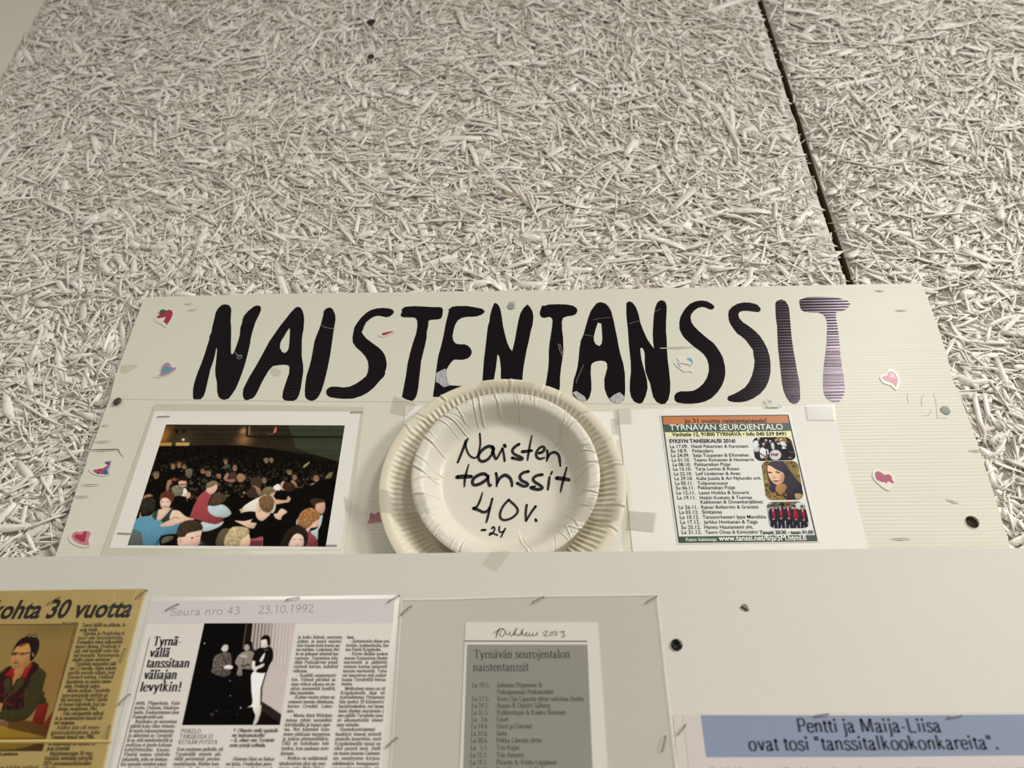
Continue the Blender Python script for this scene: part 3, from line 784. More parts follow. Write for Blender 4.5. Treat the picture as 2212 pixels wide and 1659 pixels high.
Y_INK = Y_SIGN - 0.00025
letters = []
for ch, ox, loops in LET:
    mb = MB()
    mb.plate([uv(L, Y_INK, ox, 640, SL) for L in loops], Y_INK, 0.00022)
    letters.append(tag(mb.build('letter', M_ink, sign), 'black hand painted letter ' + ch))
Y_PEEL = Y_INK - 0.00012
for ox, li, pts in ((700, 5, [(1672,1148),(1700,1130),(1800,1080),(1828,1092),(1818,1200),(1850,1290),(1880,1330),(1790,1360),(1720,1305),(1672,1280)]),
                (1200, 8, [(255,1440),(310,1412),(370,1450),(440,1500),(470,1560),(420,1575),(330,1535)]),
                (1200, 8, [(808,1525),(880,1465),(960,1430),(1010,1480),(1037,1500),(1030,1542),(980,1584),(910,1596),(838,1574)])):
    mb = MB(); mb.plate([uv(pts, Y_PEEL, ox, 640, SL)], Y_PEEL, 0.0001)
    tag(mb.build('scuffed_patch', M_peel, letters[li]), 'grey patch where the black paint is rubbed off')
# scratches in the black paint, dents and slits in the sheet
M_scr = mat('scratch', (0.30, 0.30, 0.29), 0.5, 0.3)
for ox, li, st in ((400, 0, ([(740,830),(770,870),(800,880),(840,880),(845,910),(810,935),(775,905),(845,890)], 9)), (400, 2, ([(2030,430),(2080,460),(2150,475),(2230,490)], 7)), (940, 7, ([(1840,710),(1855,790),(1880,850),(1905,905)], 8)),
                   (940, 7, ([(1862,715),(1890,800),(1912,870)], 8)), (1200, 8, ([(420,1020),(350,1180),(310,1270),(315,1295)], 6)), (1200, 8, ([(560,350),(700,325),(830,315)], 4)),
                   (1200, 8, ([(430,575),(560,595)], 5)), (1200, 9, ([(1100,410),(1250,365)], 5)), (1200, 9, ([(1480,230),(1570,190)], 5))):
    mb = MB(); strokes(mb, [st], Y_PEEL, ox, 640, SL)
    mb.build('scratch_mark', M_scr, letters[li])
Y_MK = Y_SIGN - 0.00012
M_pencil = mat('pencil_mark', tuple(c * 0.62 for c in C_SIGN), 0.6, 0.3)
mb = MB()
strokes(mb, [([(1480,1320),(1470,1450),(1500,1560),(1530,1680)], 22), ([(2150,1370),(2060,1440),(2030,1600),(2050,1800)], 22)], Y_MK, 1880, 780, 18.433)
strokes(mb, [([(480,200),(540,350),(590,600),(620,900),(640,1150)], 20), ([(640,1170),(820,1150),(1000,1170)], 20), ([(60,1060),(200,1080),(330,1000),(380,860)], 18)], Y_MK, 1990, 840, 18.433)
mb.build('pencil_scribble', M_pencil, sign)
mb = MB()
ribbon(mb, uv([(236, 862.5), (420, 864), (640, 866.5), (900, 868), (1300, 872), (1500, 873.5)], Y_MK), 0.0005, Y_MK)
tag(mb.build('ruled_line', mat('ruled_line', tuple(c * 0.72 for c in C_SIGN), 0.6, 0.3), sign), 'thin grey line ruled below the letters')
SLITS = [((1934, 670), (1958, 670)), ((1890, 627), (1909, 628)), ((398, 656.5), (418, 655.5)), ((405.5, 669.5), (428, 668)), ((1098, 653), (1114, 652)), ((188, 972), (253, 972)),
         ((176, 1047), (215, 1047)), ((160, 1072), (193, 1072)), ((1924, 1163), (1966, 1163)), ((2043, 1078), (2071, 1086)), ((1425, 751), (1498, 749)), ((203, 954), (240, 953)), ((2092, 973), (2125, 973)), ((219, 919), (236, 918))]
for (a, b_) in SLITS:
    mb = MB()
    q = uv([a, b_], Y_MK); ribbon(mb, cat_rom([q[0], ((q[0][0] + q[1][0]) / 2, (q[0][1] + q[1][1]) / 2), q[1]], 4), [0.0002, 0.0011, 0.0002], Y_MK, 0, False)
    lo = [np.array([q[0][0], Y_SIGN + 0.0004, q[0][1] - 0.0008]), np.array([(q[0][0] + q[1][0]) / 2, Y_SIGN - 0.0002, (q[0][1] + q[1][1]) / 2 - 0.0014]), np.array([q[1][0], Y_SIGN + 0.0004, q[1][1] - 0.0008])]
    mb.tube(lo, 0.0008, 8, 1)
    mb.build('slit', [M_slit_d, M_sign], sign)
# torn notch by the left edge
mb = MB(); strokes(mb, [([(188, 972), (222, 971.2), (253, 971.5), (258, 978), (266, 987)], [0.8, 1.2, 2.6, 1.6, 0.6])], Y_MK, 0, 0, 1.0)
mb.build('torn_edge', M_slit_d, sign)
M_stain = mat('brown_stain', tuple(c * f for c, f in zip(C_SIGN, (0.83, 0.81, 0.74))), 0.5, 0.3)
for st, a in (([(262, 790), (285, 788), (297, 792), (284, 798), (272, 806), (262, 806)], (0, 0, 1)), ([(1270,1100),(1330,1070),(1420,1110),(1420,1170),(1340,1195),(1280,1150)], (400, 640, SL))):
    mb = MB(); mb.plate([uv(cat_rom(st, 4, True), Y_MK, *a)], Y_MK, 0)
    mb.build('stain', M_stain, sign)

nail(348, 672, Y_SIGN, 7.3, M_green_nail, 'dark tarnished nail head above the torn red heart at the sign corner', h=0.0022, tilt=(0.3, 0.25))
nail(1105, 662, Y_SIGN, 8.2, M_grey_nail, 'grey nail head between the letters N and T at the top of the sign', h=0.0012)
nail(262, 873, Y_SIGN, 9.2, M_green_nail, 'dark nail sticking out near the left edge of the sign', h=0.0040, tilt=(-0.35, -0.2))
nail(2045, 884, Y_SIGN, 10.3, M_grey_nail, 'pale grey nail head near the right edge of the sign', h=0.0018, tilt=(-0.18, 0.15))

# ------------------------------------------------------------------ heart stickers
M_stk = mat('sticker_white', D(203, 199, 184), 0.3, 0.4)
def smat(n, c): return mat('sticker_' + n, D(*c), 0.28, 0.45)
STK = [
 ('torn red heart sticker below the corner nail of the sign', 320, 640, 18.433,
  [(260,900),(290,980),(340,1040),(480,1090),(570,1140),(640,1210),(700,1225),(780,1130),(900,980),(1000,800),(1020,640),(970,520),(850,490),(720,520),(640,640),(560,700),(420,720),(320,800)],
  [('crimson', (150,42,66), [(350,830),(400,770),(500,735),(610,720),(660,650),(730,570),(820,535),(920,560),(975,650),(960,770),(900,900),(820,1030),(730,1130),(690,1060),(600,1010),(650,950),(670,880),(720,800),(640,840),(560,850),(470,860),(380,880)])]),
 ('blue heart sticker with a pink border and curled tip', 300, 760, 18.433,
  [(600,960),(660,1020),(900,1000),(1150,930),(1380,820),(1530,660),(1590,580),(1490,580),(1420,620),(1310,590),(1370,480),(1240,400),(1080,370),(940,500),(870,640),(840,800),(760,930)],
  [('pink', (168,125,140), [(740,960),(850,900),(880,700),(950,540),(1080,430),(1200,440),(1260,520),(1290,600),(1400,620),(1500,640),(1380,770),(1150,900),(950,960)]),
   ('blue', (85,135,155), [(880,880),(930,760),(950,640),(1040,560),(1110,560),(1170,630),(1250,600),(1330,640),(1290,720),(1170,810),(1020,870)])]),
 ('torn patchwork heart sticker in magenta and blue', 170, 970, 18.433,
  [(400,790),(450,900),(600,1000),(800,1060),(1000,1070),(1200,1040),(1270,960),(1260,820),(1320,680),(1380,450),(1330,370),(1230,380),(1050,540),(900,560),(740,690),(600,720),(480,820)],
  [('lilac', (150,150,170), [(1240,470),(1310,470),(1260,680),(1200,860),(1220,980),(1130,990),(1110,830),(1200,640)]),
   ('magenta', (160,72,100), [(590,830),(760,800),(930,780),(1100,680),(1180,640),(1190,700),(1120,810),(970,860),(980,990),(830,990),(640,930),(590,870)]),
   ('crimson', (150,42,66), [(770,800),(930,780),(950,860),(840,890),(780,860)]),
   ('navy', (48,88,128), [(965,860),(1100,800),(1150,990),(1000,990)]), ('navy', (48,88,128), [(1040,540),(1130,490),(1180,560),(1170,620)]), ('plum', (95,45,85), [(1170,520),(1225,480),(1210,650),(1170,620)]),
   ('ink', (25,18,35), [(720,950),(790,915),(795,970)])]),
 ('pink heart sticker with a red heart inside at the lower left sign corner', 120, 1120, 18.433,
  [(520,750),(560,900),(700,1020),(900,1110),(1150,1150),(1400,1110),(1450,1000),(1430,850),(1480,650),(1500,490),(1420,410),(1250,330),(1130,350),(1090,450),(900,440),(700,500),(580,600)],
  [('rose', (180,115,130), [(640,680),(720,570),(850,510),(950,540),(1050,520),(1150,500),(1280,500),(1400,560),(1370,680),(1310,830),(1330,1000),(1340,1060),(1150,1060),(950,1010),(780,920),(670,800)]),
   ('red', (155,36,55), [(760,680),(860,620),(1000,660),(1100,600),(1150,510),(1230,530),(1230,640),(1200,750),(1150,920),(1000,900),(860,830),(760,750)])]),
 ('mostly torn away blue heart sticker between the letters N and S', 1440, 750, 18.433,
  [(300,610),(400,760),(550,880),(710,980),(900,960),(1040,1010),(1020,900),(1100,720),(1150,560),(1060,430),(900,380),(750,400),(560,380),(400,440),(500,560)],
  [('skyblue', (100,150,175), [(800,460),(880,420),(980,450),(1045,560),(1020,680),(950,770),(880,760),(980,690),(990,600),(900,540),(840,510)]),
   ('greyblue', (145,158,172), [(420,620),(540,620),(500,680),(570,760),(550,810),(470,730)]), ('rose', (180,115,130), [(530,630),(620,640),(750,655),(900,690),(900,720),(760,690),(600,660)])]),
 ('red heart sticker with a small pink heart near the right edge of the sign', 1880, 780, 18.433,
  [(390,650),(440,790),(560,890),(800,970),(900,1060),(1010,1140),(1100,1080),(1180,900),(1170,700),(1110,510),(920,330),(730,320),(640,480),(540,520),(430,580)],
  [('cherry', (152,54,82), [(470,650),(560,580),(670,580),(690,480),(770,410),(880,420),(1000,520),(1080,680),(1080,850),(1015,1030),(950,940),(830,860),(680,810),(560,750)]),
   ('lightpink', (190,130,142), [(760,590),(800,570),(810,490),(860,470),(950,540),(1010,680),(940,680),(830,660)])]),
 ('red heart sticker with its lower point torn off, right of the flyer', 1860, 1000, 18.433,
  [(450,480),(520,660),(700,840),(900,1010),(1120,1110),(1170,1060),(1290,900),(1400,780),(1420,650),(1260,470),(1150,370),(960,350),(800,270),(650,240),(500,310)],
  [('cherry', (152,54,82), [(560,480),(580,380),(680,330),(800,380),(950,480),(1080,450),(1190,510),(1230,600),(1240,680),(1310,760),(1250,820),(1140,740),(1040,750),(1030,830),(960,770),(860,760),(720,710),(620,660)])]),
 ('small shred of a red sticker beside the first letter S', 700, 640, SL,
  [(815,570),(880,610),(1060,540),(1100,480),(1060,470),(900,530)], [('crimson', (150,42,66), [(860,555),(960,530),(1045,520),(960,560),(890,582)])]),
 ('dark red heart sticker half hidden behind the large paper plate', 740, 1000, 7.9,
  [(440,840),(545,865),(640,835),(760,850),(760,1010),(640,1015),(500,1035),(405,1035),(450,960)], [('wine', (135,22,58), [(470,850),(545,875),(605,845),(750,860),(750,1000),(640,1003),(500,1025),(420,1028),(455,960)])]),
]
for lab, ox, oy, s, wh, prints in STK:
    Ys = Y_SIGN - 0.0006
    mb = MB(); mb.plate([uv(cat_rom(wh, 4, True), Ys, ox, oy, s)], Ys, 0.00035)
    st = tag(mb.build('heart_sticker', M_stk), lab, 'sticker', 'heart stickers on the sign')
    for i, (n, c, pts) in enumerate(prints):
        Yp = Ys - 0.0001 * (i + 1)
        mb = MB(); mb.plate([uv(cat_rom(pts, 3, True), Yp, ox, oy, s)], Yp, 0.00008)
        mb.build('printed_patch' if len(prints) > 3 else 'printed_heart', smat(n, c), st)

# ================================================================== the lower panel
C_PAN = D(188, 185, 174)
M_pan = mat('brushed_white_paint', C_PAN, 0.48, 0.4)
noise_color(M_pan, C_PAN, 4.5, 0.03, (1, 1, 1.5))
noise_bump(M_pan, 90, 0.00016, (4, 1, 26), 5)
noise_bump(M_pan, 900, 0.00010, (1, 1, 1), 2)
mb = MB()
tl, tr = P(-260, 1205.3, Y_PAN), P(2470, 1180.7, Y_PAN)
bz = 1.25
mb.plate([[(tl[0], bz), (tr[0], bz), (tr[0], tr[2])] + [tuple(np.array([tr[0], tr[2]]) * (1 - t) + np.array([tl[0], tl[2]]) * t + np.array([0, 0.0004 * math.sin(t * 40)])) for t in np.linspace(0.1, 0.9, 9)] + [(tl[0], tl[2])]], Y_PAN, 0.010)
panel = mb.build('notice_board', M_pan)
tag(panel, 'white painted panel below the sign, covered with stapled clippings', 'notice board')
for x in (tl[0] + 0.03, tr[0] - 0.03):
    mb = MB(); mb.box((x - 0.02, Y_PAN + 0.0098, bz + 0.02), (x + 0.02, -0.0018, bz + 0.09))
    mb.build('spacer_batten', M_pan, panel)

# black countersunk screw in the panel
c = P(1461.5, 1393, Y_PAN); k = P(1462.5, 1393, Y_PAN)[0] - c[0]; r = 12.6 * k
mb = MB()
mb.lathe(c[0], c[2], [(0.0016, Y_PAN + 0.012), (0.0016, Y_PAN + 0.003), (r * 0.98, Y_PAN - 0.0002), (r, Y_PAN - 0.0006), (r * 0.94, Y_PAN - 0.0014), (r * 0.62, Y_PAN - 0.0019), (r * 0.50, Y_PAN - 0.0018), (r * 0.40, Y_PAN - 0.0003), (r * 0.1, Y_PAN - 0.0002)], 36)
tag(mb.build('screw', M_black_screw, origin=(c[0], Y_PAN, c[2])), 'shiny black screw head in the white panel right of the schedule', 'screw')
mb = MB(); strokes(mb, [([(1601, 1312), (1608, 1310), (1613, 1316), (1618, 1317)], [2, 6, 5, 1])], Y_PAN - 0.0006, 0, 0, 1.0)
mb.tube([P(1602, 1313, Y_PAN + 0.0005), P(1606, 1309, Y_PAN - 0.0016), P(1611, 1314, Y_PAN - 0.0018), P(1615, 1318, Y_PAN + 0.0005)], 0.0006)
tag(mb.build('staple_scrap', M_steel), 'torn bit of an old staple alone on the blank white panel', 'staple')


# ================================================================== paper plates
M_plate = mat('paper_plate', D(200, 192, 170), 0.42, 0.35)
noise_bump(M_plate, 350, 0.00012, detail=2)
M_plate2 = mat('paper_plate_glossy', D(198, 193, 178), 0.36, 0.40)
noise_bump(M_plate2, 300, 0.00012, detail=2)


def plate_mesh(cx, cz, R, prof, y0, flute=None, creases=(), n=720):
    r = np.array([p[0] for p in prof]); d = np.array([p[1] for p in prof])
    rr = np.unique(np.concatenate([np.linspace(0.04, r[-3] if False else 0.66, 6), np.linspace(0.66, 1.0, 44)]))
    # smooth the profile with a small window
    fine = np.linspace(0, 1, 600); df = np.interp(fine, r, d); kz = np.hanning(33); kz /= kz.sum()
    dp = np.pad(df, 16, 'edge'); df = np.convolve(dp, kz, 'valid'); dd = np.interp(rr, fine, df)
    th = np.linspace(0, 2 * math.pi, n, False)
    TH, RR = np.meshgrid(th, rr)
    DD = np.repeat(dd[:, None], n, 1)
    if flute:
        nf, amp, ra, rb = flute
        win = np.clip((RR - ra) / 0.035, 0, 1) * np.clip((rb - RR) / 0.03, 0, 1)
        DD = DD + amp * win * np.sin(nf * TH)
    for (a, w, amp, ra, rb, bend) in creases:
        dA = (TH - (a + bend * (RR - 0.85)) + math.pi) % (2 * math.pi) - math.pi
        win = np.clip((RR - ra) / 0.05, 0, 1) * np.clip((rb - RR) / 0.05 + 1, 0, 1)
        DD = DD + amp * win * (np.exp(-(dA / w) ** 2) - 0.6 * np.exp(-((dA - 1.7 * w) / w) ** 2))
    X = cx + R * RR * np.cos(TH); Z = cz + R * RR * np.sin(TH); Yv = y0 - DD
    v = np.stack([X, Yv, Z], -1).reshape(-1, 3)
    idx = np.arange(len(rr) * n).reshape(len(rr), n); nxt = np.roll(idx, -1, 1)
    q = np.stack([idx[:-1], idx[1:], nxt[1:], nxt[:-1]], -1).reshape(-1, 4)
    me = bpy.data.meshes.new('plate')
    fs = [tuple(t) for t in q] + [tuple(idx[0])]
    me.from_pydata([tuple(t) for t in v], [], fs); me.update()
    me.polygons.foreach_set('use_smooth', [True] * len(me.polygons))
    return me


def fit_circle(l, r_, Y):
    a, b_ = P(l[0], l[1], Y), P(r_[0], r_[1], Y)
    return (a[0] + b_[0]) / 2, (a[2] + b_[2]) / 2, (b_[0] - a[0]) / 2


rng = random.Random(3)
YB1 = Y_SIGN - 0.0020                       # base of the large plate against the sign
cx1, cz1, R1 = fit_circle((815.5, 1072), (1354.5, 1064), YB1 - 0.0155)
top1 = P(1085, 813, YB1 - 0.0155)
print('large plate', R1, cz1, 'top by circle', cz1 + R1, 'by photo', top1[2])
cz1 += (top1[2] - (cz1 + R1)) * 0.8
prof1 = [(0, 0), (0.66, 0), (0.70, 0.0006), (0.735, 0.003), (0.90, 0.0128), (0.925, 0.0148), (0.95, 0.0156), (0.985, 0.0155), (1.0, 0.0150)]
cr1 = [(rng.uniform(0, 2 * math.pi), 0.012, rng.choice((1, -1)) * rng.uniform(0.0006, 0.0011), rng.uniform(0.72, 0.9), 1.0, rng.uniform(-0.5, 0.5)) for _ in range(22)]
me = plate_mesh(cx1, cz1, R1, prof1, YB1, (118, 0.00075, 0.72, 0.925), cr1, 1180)
big = link('paper_plate', me, M_plate)
big.modifiers.new('card', 'SOLIDIFY').thickness = 0.0005
tag(big, 'larger cream paper plate with a fluted rim, behind the lettered plate', 'plate')

YB2 = YB1 - 0.0022
D2 = 0.0205
cx2, cz2, R2 = fit_circle((886, 1042), (1297.5, 1038), YB2 - D2)
top2 = P(1098, 842, YB2 - D2)
print('small plate', R2, cz2, 'top by circle', cz2 + R2, 'by photo', top2[2])
cz2 += (top2[2] - (cz2 + R2)) * 0.8
prof2 = [(0, 0), (0.66, 0), (0.70, 0.0005), (0.745, 0.0035), (0.80, 0.0105), (0.845, 0.0165), (0.875, 0.0192), (0.91, 0.0203), (0.96, D2), (0.985, 0.0200), (1.0, 0.0190)]
cr2 = [(rng.uniform(0, 2 * math.pi), rng.uniform(0.008, 0.014), rng.choice((1, 1, -1)) * rng.uniform(0.0006, 0.0012), rng.uniform(0.64, 0.80), 1.0, rng.uniform(-0.6, 0.6)) for _ in range(38)]
cr2 += [(rng.uniform(0, 2 * math.pi), rng.uniform(0.006, 0.010), rng.choice((1, -1)) * rng.uniform(0.0003, 0.0006), rng.uniform(0.80, 0.90), 1.0, rng.uniform(-0.6, 0.6)) for _ in range(45)]
me = plate_mesh(cx2, cz2, R2, prof2, YB2, None, cr2, 1100)
small = link('paper_plate', me, M_plate2)
small.modifiers.new('card', 'SOLIDIFY').thickness = 0.0005
tag(small, 'smaller white paper plate with black handwriting in its middle', 'plate')

M_pen = mat('black_felt_pen', (0.006, 0.005, 0.006), 0.5, 0.3)
Y_HW = YB2 - 0.0005
WR = {
 'N': [([(330,130),(290,260),(250,370),(150,620)], [62,58,44,36]), ([(280,290),(300,400),(350,500),(430,545),(490,510),(520,400),(535,280),(525,130)], 31), ([(300,115),(290,200)], 22)],
 'a': [([(760,400),(700,345),(620,370),(550,430),(505,510),(520,580),(580,603),(660,570),(720,500),(755,430),(765,385),(740,350)], [46,56,58,50,40,46,54,48,40,40,44,50]), ([(745,440),(780,530),(808,565),(860,480),(912,385)], [60,42,34,36,34])],
 'i': [([(912,380),(935,480),(950,595)], 36), ([(945,325),(960,350)], 52)],
 's': [([(1195,310),(1120,360),(1082,420),(1110,475),(1200,520),(1250,550),(1225,572),(1150,560),(1080,545)], [50,50,44,44,50,50,52,50,52])],
 't': [([(1412,165),(1380,330),(1355,480),(1340,585)], [20,34,38,22]), ([(1255,438),(1330,430),(1410,420)], [56,54,46])],
 'e': [([(1535,462),(1600,440),(1630,380),(1590,350),(1530,390),(1488,460),(1500,530),(1555,560),(1630,540)], [48,46,46,40,40,40,44,44,24])],
 'n': [([(1675,415),(1683,500),(1668,595)], [36,42,26]), ([(1682,550),(1720,480),(1800,448),(1870,500),(1890,600),(1900,685)], [30,40,48,46,42,26])],
 't2': [([(337,655),(295,800),(270,920),(262,1035)], [18,34,40,20]), ([(140,872),(260,862),(380,862)], [66,76,56])],
 'a2': [([(640,838),(590,815),(500,840),(420,900),(400,970),(440,1008),(540,980),(640,912),(672,850)], [50,56,56,52,48,50,56,52,40]), ([(662,870),(672,960),(695,1022),(725,1000)], [40,44,40,24])],
 'n2': [([(803,805),(820,900),(814,1030)], [42,44,26]), ([(822,985),(870,890),(960,838),(1040,890),(1072,970),(1075,1030)], [30,48,60,52,44,30])],
 's2': [([(1355,775),(1260,800),(1210,860),(1240,930),(1330,975),(1335,1015),(1270,1025),(1165,975)], [50,48,46,50,52,48,48,50])],
 's3': [([(1590,830),(1500,845),(1438,895),(1460,950),(1560,1015),(1590,1060),(1530,1082),(1440,1070),(1395,1048),(1470,1030)], [50,48,46,48,50,50,52,50,46,30])],
 'i2': [([(1716,870),(1702,980),(1687,1088)], [34,44,28]), ([(1758,782),(1740,825)], 30)],
 't3': [([(2010,708),(1970,850),(1935,980),(1903,1122)], [26,38,40,24]), ([(1840,888),(1950,902),(2075,922)], [66,70,56])],
 'four': [([(572,1135),(530,1270),(480,1370),(430,1405)], [16,36,34,50]), ([(425,1405),(500,1432),(590,1470),(660,1445),(690,1390)], [58,44,46,42,36]), ([(740,1240),(700,1400),(660,1560),(637,1645)], [34,36,38,24])],
 'zero': [([(1020,1258),(930,1360),(875,1480),(880,1570),(950,1605),(1070,1570),(1160,1490),(1170,1420),(1110,1340),(1020,1262)], 36)],
 'v': [([(1327,1345),(1310,1480),(1315,1620)], [34,38,30]), ([(1322,1610),(1400,1480),(1478,1372)], [30,36,42])],
 'dot': [([(1478,1590),(1488,1615)], [30,46])],
}
for nm, st in WR.items():
    mb = MB(); strokes(mb, st, Y_HW, 970, 920, 7.9)
    tag(mb.build('handwritten_letter', M_pen, small), 'black felt pen stroke on the plate')
for st in ([([(640,828),(700,825)], 36)], [([(808,802),(840,772),(858,825),(800,900),(768,908),(790,878),(850,890),(905,915)], 26)], [([(940,770),(935,840),(970,865),(1020,840)], 26), ([(1040,800),(1000,880),(967,945)], 26)]):
    mb = MB(); strokes(mb, st, Y_HW, 960, 1040, 7.9)
    tag(mb.build('handwritten_letter', M_pen, small), 'black felt pen stroke on the plate')

# ------------------------------------------------------------------ clear tape
M_tape = film('clear_tape', (0.985, 0.98, 0.97), 0.45, 0.25, 0.06)
M_tape2 = film('yellowed_tape', (0.93, 0.92, 0.89), 0.4, 0.35, 0.03)


def tape(label, secs, M=None, group='pieces of clear tape'):
    """secs: cross sections ((px, py, Y), (px, py, Y)) along the strip."""
    mb = MB(); n = len(secs)
    v = [P(*a) for a, _ in secs] + [P(*b_) for _, b_ in secs]
    w = [q + np.array([0, 0.00005, 0]) for q in v]
    f = [(i, n + i, n + i + 1, i + 1) for i in range(n - 1)]
    mb.add(v, f)
    return tag(mb.build('tape_strip', M or M_tape), label, 'tape', group)


yl1, yr2 = YB1 - 0.0163, YB2 - D2 - 0.0009
tape('wide clear tape across the top rims of both paper plates', [((1041, 822, yl1), (1039, 849, yr2)), ((1100, 821, yl1 - 0.0003), (1100, 849, yr2)), ((1160, 823, yl1), (1160, 850, yr2))])
tape('clear tape from the sign over the left rims of the paper plates', [((741, 1072, Y_SIGN - 0.0006), (744, 1104, Y_SIGN - 0.0006)), ((815, 1054, yl1 - 0.0002), (820, 1105, yl1 - 0.0002)), ((845, 1056, yl1 - 0.0002), (848, 1105, yl1 - 0.0002)), ((890, 1060, yr2), (897, 1106, yr2)), ((925, 1062, yr2), (932, 1107, yr2))])
tape('clear tape from the right rim of the lettered plate to the flyer sheet', [((1250, 1072, yr2), (1240, 1124, yr2)), ((1291, 1070, yr2), (1280, 1124, yr2)), ((1312, 1076, yl1 - 0.001), (1306, 1122, yl1 - 0.001)), ((1346, 1078, yl1 - 0.0004), (1338, 1122, yl1 - 0.0004))])
tape('grey tape strip hanging slanted on the top of the white panel', [((1061, 1188.5, Y_PAN - 0.0004), (1104, 1188.3, Y_PAN - 0.0004)), ((1052, 1204, Y_PAN - 0.0005), (1090, 1211, Y_PAN - 0.0005)), ((1041, 1217, Y_PAN - 0.0004), (1071, 1236, Y_PAN - 0.0004))], M_tape2)
tape('square of clear tape over the foot of the first letter T', [((852, 854, Y_INK - 0.0005), (843, 891, Y_INK - 0.0005)), ((903, 872, Y_INK - 0.0005), (878, 899, Y_INK - 0.0005))])

# ================================================================== papers on the sign
def paper_mat(n, c, rough=0.55, spec=0.3, amt=0.02):
    c = D(*c); M = mat(n, c, rough, spec); noise_color(M, c, 14, amt); noise_bump(M, 30, 0.00035, detail=2)
    return M


M_paper = paper_mat('white_paper', (212, 209, 200))
M_paper2 = paper_mat('bright_paper', (216, 214, 207))
M_lam = mat('laminate_border', D(184, 181, 163), 0.25, 0.5); noise_bump(M_lam, 14, 0.0006, detail=2)
M_blackprint = mat('black_print', (0.012, 0.010, 0.012), 0.5, 0.3)


def sheet(name, pts, Y, thk, M, parent=None, ox=0, oy=0, s=1.0):
    mb = MB(); mb.plate([uv(pts, Y, ox, oy, s)], Y, thk)
    return mb.build(name, M, parent)


# white paper behind the plates
wp = sheet('paper_sheet', [(875, 876), (1100, 884), (1323, 890), (1327, 918), (1336, 947), (1331, 955), (1344, 1187), (1348, 1240), (852, 1240), (861, 1187)], Y_SIGN - 0.0005, 0.0003, M_paper2)
tag(wp, 'white paper sheet mostly hidden behind the two paper plates', 'paper')

# ------------------------------------------------------------------ laminated print of the dance crowd
Yl = Y_SIGN - 0.0007
cr = empty('laminated_photo_print', P(510, 1190, Yl))
tag(cr, 'laminated colour photo print of a dense dancing crowd, left of the plates', 'photo print')
sheet('laminate_pouch', [(338, 872.5), (334, 874), (331, 879), (326, 895), (292, 990), (223, 1186), (214, 1215), (738, 1215), (744, 1187), (770, 1010), (785.5, 886), (785, 881), (781, 879), (560, 874.5)], Yl, 0.0004, M_lam, cr)
sheet('paper', [(334, 888), (560, 888.5), (779, 889.5), (757, 1040), (735, 1188), (480, 1186.5), (236, 1184)], Yl - 0.0002, 0.00015, M_paper, cr)
pc = Pic([(359, 917), (744.7, 919), (703.5, 1180.5), (275.7, 1177.5)], Yl - 0.0004, 400, 250)
pc.fill((24, 20, 13))
pc.poly([(340, 910), (760, 910), (760, 1000), (700, 985), (560, 966), (500, 962), (330, 962)], (43, 37, 26), smooth=False)
pc.poly([(620, 910), (760, 910), (760, 1005), (690, 985), (640, 968)], (54, 58, 44), smooth=False)
pc.img += pc.rng.normal(0, 3.5, (pc.ny, 1, 1)) * np.ones((1, pc.nx, 1))
pc.glow(352, 942, 16, (165, 105, 45), 0.9, 22); pc.glow(527, 950, 17, (150, 105, 66), 0.9, 14); pc.glow(526, 931, 8, (190, 135, 85), 0.9, 7)
pc.glow(395, 952, 22, (75, 64, 48), 0.7, 20)
A_, B_, C_, D_ = (270, 900, 9.217), (510, 900, 9.217), (260, 1030, 9.217), (500, 1030, 9.217)
pc.line([(534, 920), (533, 942), (560, 944), (740, 944)], 3.2, (25, 22, 15)); pc.line([(539, 920), (538, 939)], 3, (140, 110, 80))
pc.poly([(590, 936), (594, 925), (598, 921), (597, 933)], (180, 95, 88)); pc.line([(577, 938), (592, 936)], 1.5, (120, 85, 70))
pc.ell(381, 932, 4, 4, (22, 18, 12)); pc.ell(396, 931, 5, 5, (30, 26, 18))
pc.poly([(345, 957), (370, 956), (370, 966), (342, 966)], (175, 135, 70), smooth=False); pc.poly([(379, 956), (409, 956), (408, 966), (378, 966)], (185, 150, 85), smooth=False)
pc.ell(395, 950, 3.5, 3, (215, 200, 175))
g = random.Random(8)
pc.poly([(330, 964), (520, 962), (600, 972), (700, 992), (760, 1004), (760, 1200), (260, 1200)], (15, 12, 8), smooth=False)
for i in range(1500):
    t = g.random() ** 1.3
    x = g.uniform(300, 745); y0 = 964 + max(0, (x - 520)) * 0.155
    y = y0 + t * (1075 - y0); s_ = 0.9 + 3.1 * t
    k = g.random()
    lum = g.uniform(0.35, 1.0) * (0.55 + 0.6 * t)
    if k < 0.45: c = (112 * lum, 92 * lum, 68 * lum)
    elif k < 0.62: c = (88 * lum, 74 * lum, 66 * lum)
    elif k < 0.70: c = (120 * lum, 116 * lum, 104 * lum)
    else: c = (10, 8, 6)
    pc.ell(x, y, s_ * g.uniform(0.6, 1.1), s_ * g.uniform(0.7, 1.3), c, a=0.85, rot=g.uniform(0, 3))
    if k < 0.45: pc.ell(x + g.uniform(-1, 1), y - s_ * 0.8, s_ * 0.9, s_ * 0.7, (24, 18, 12), a=0.9)
def PP(org, c, pts, **kw): pc.poly(pts, c, org[0], org[1], org[2], **kw)
SK, SK2, SKD = (206, 168, 148), (186, 150, 124), (140, 108, 84)
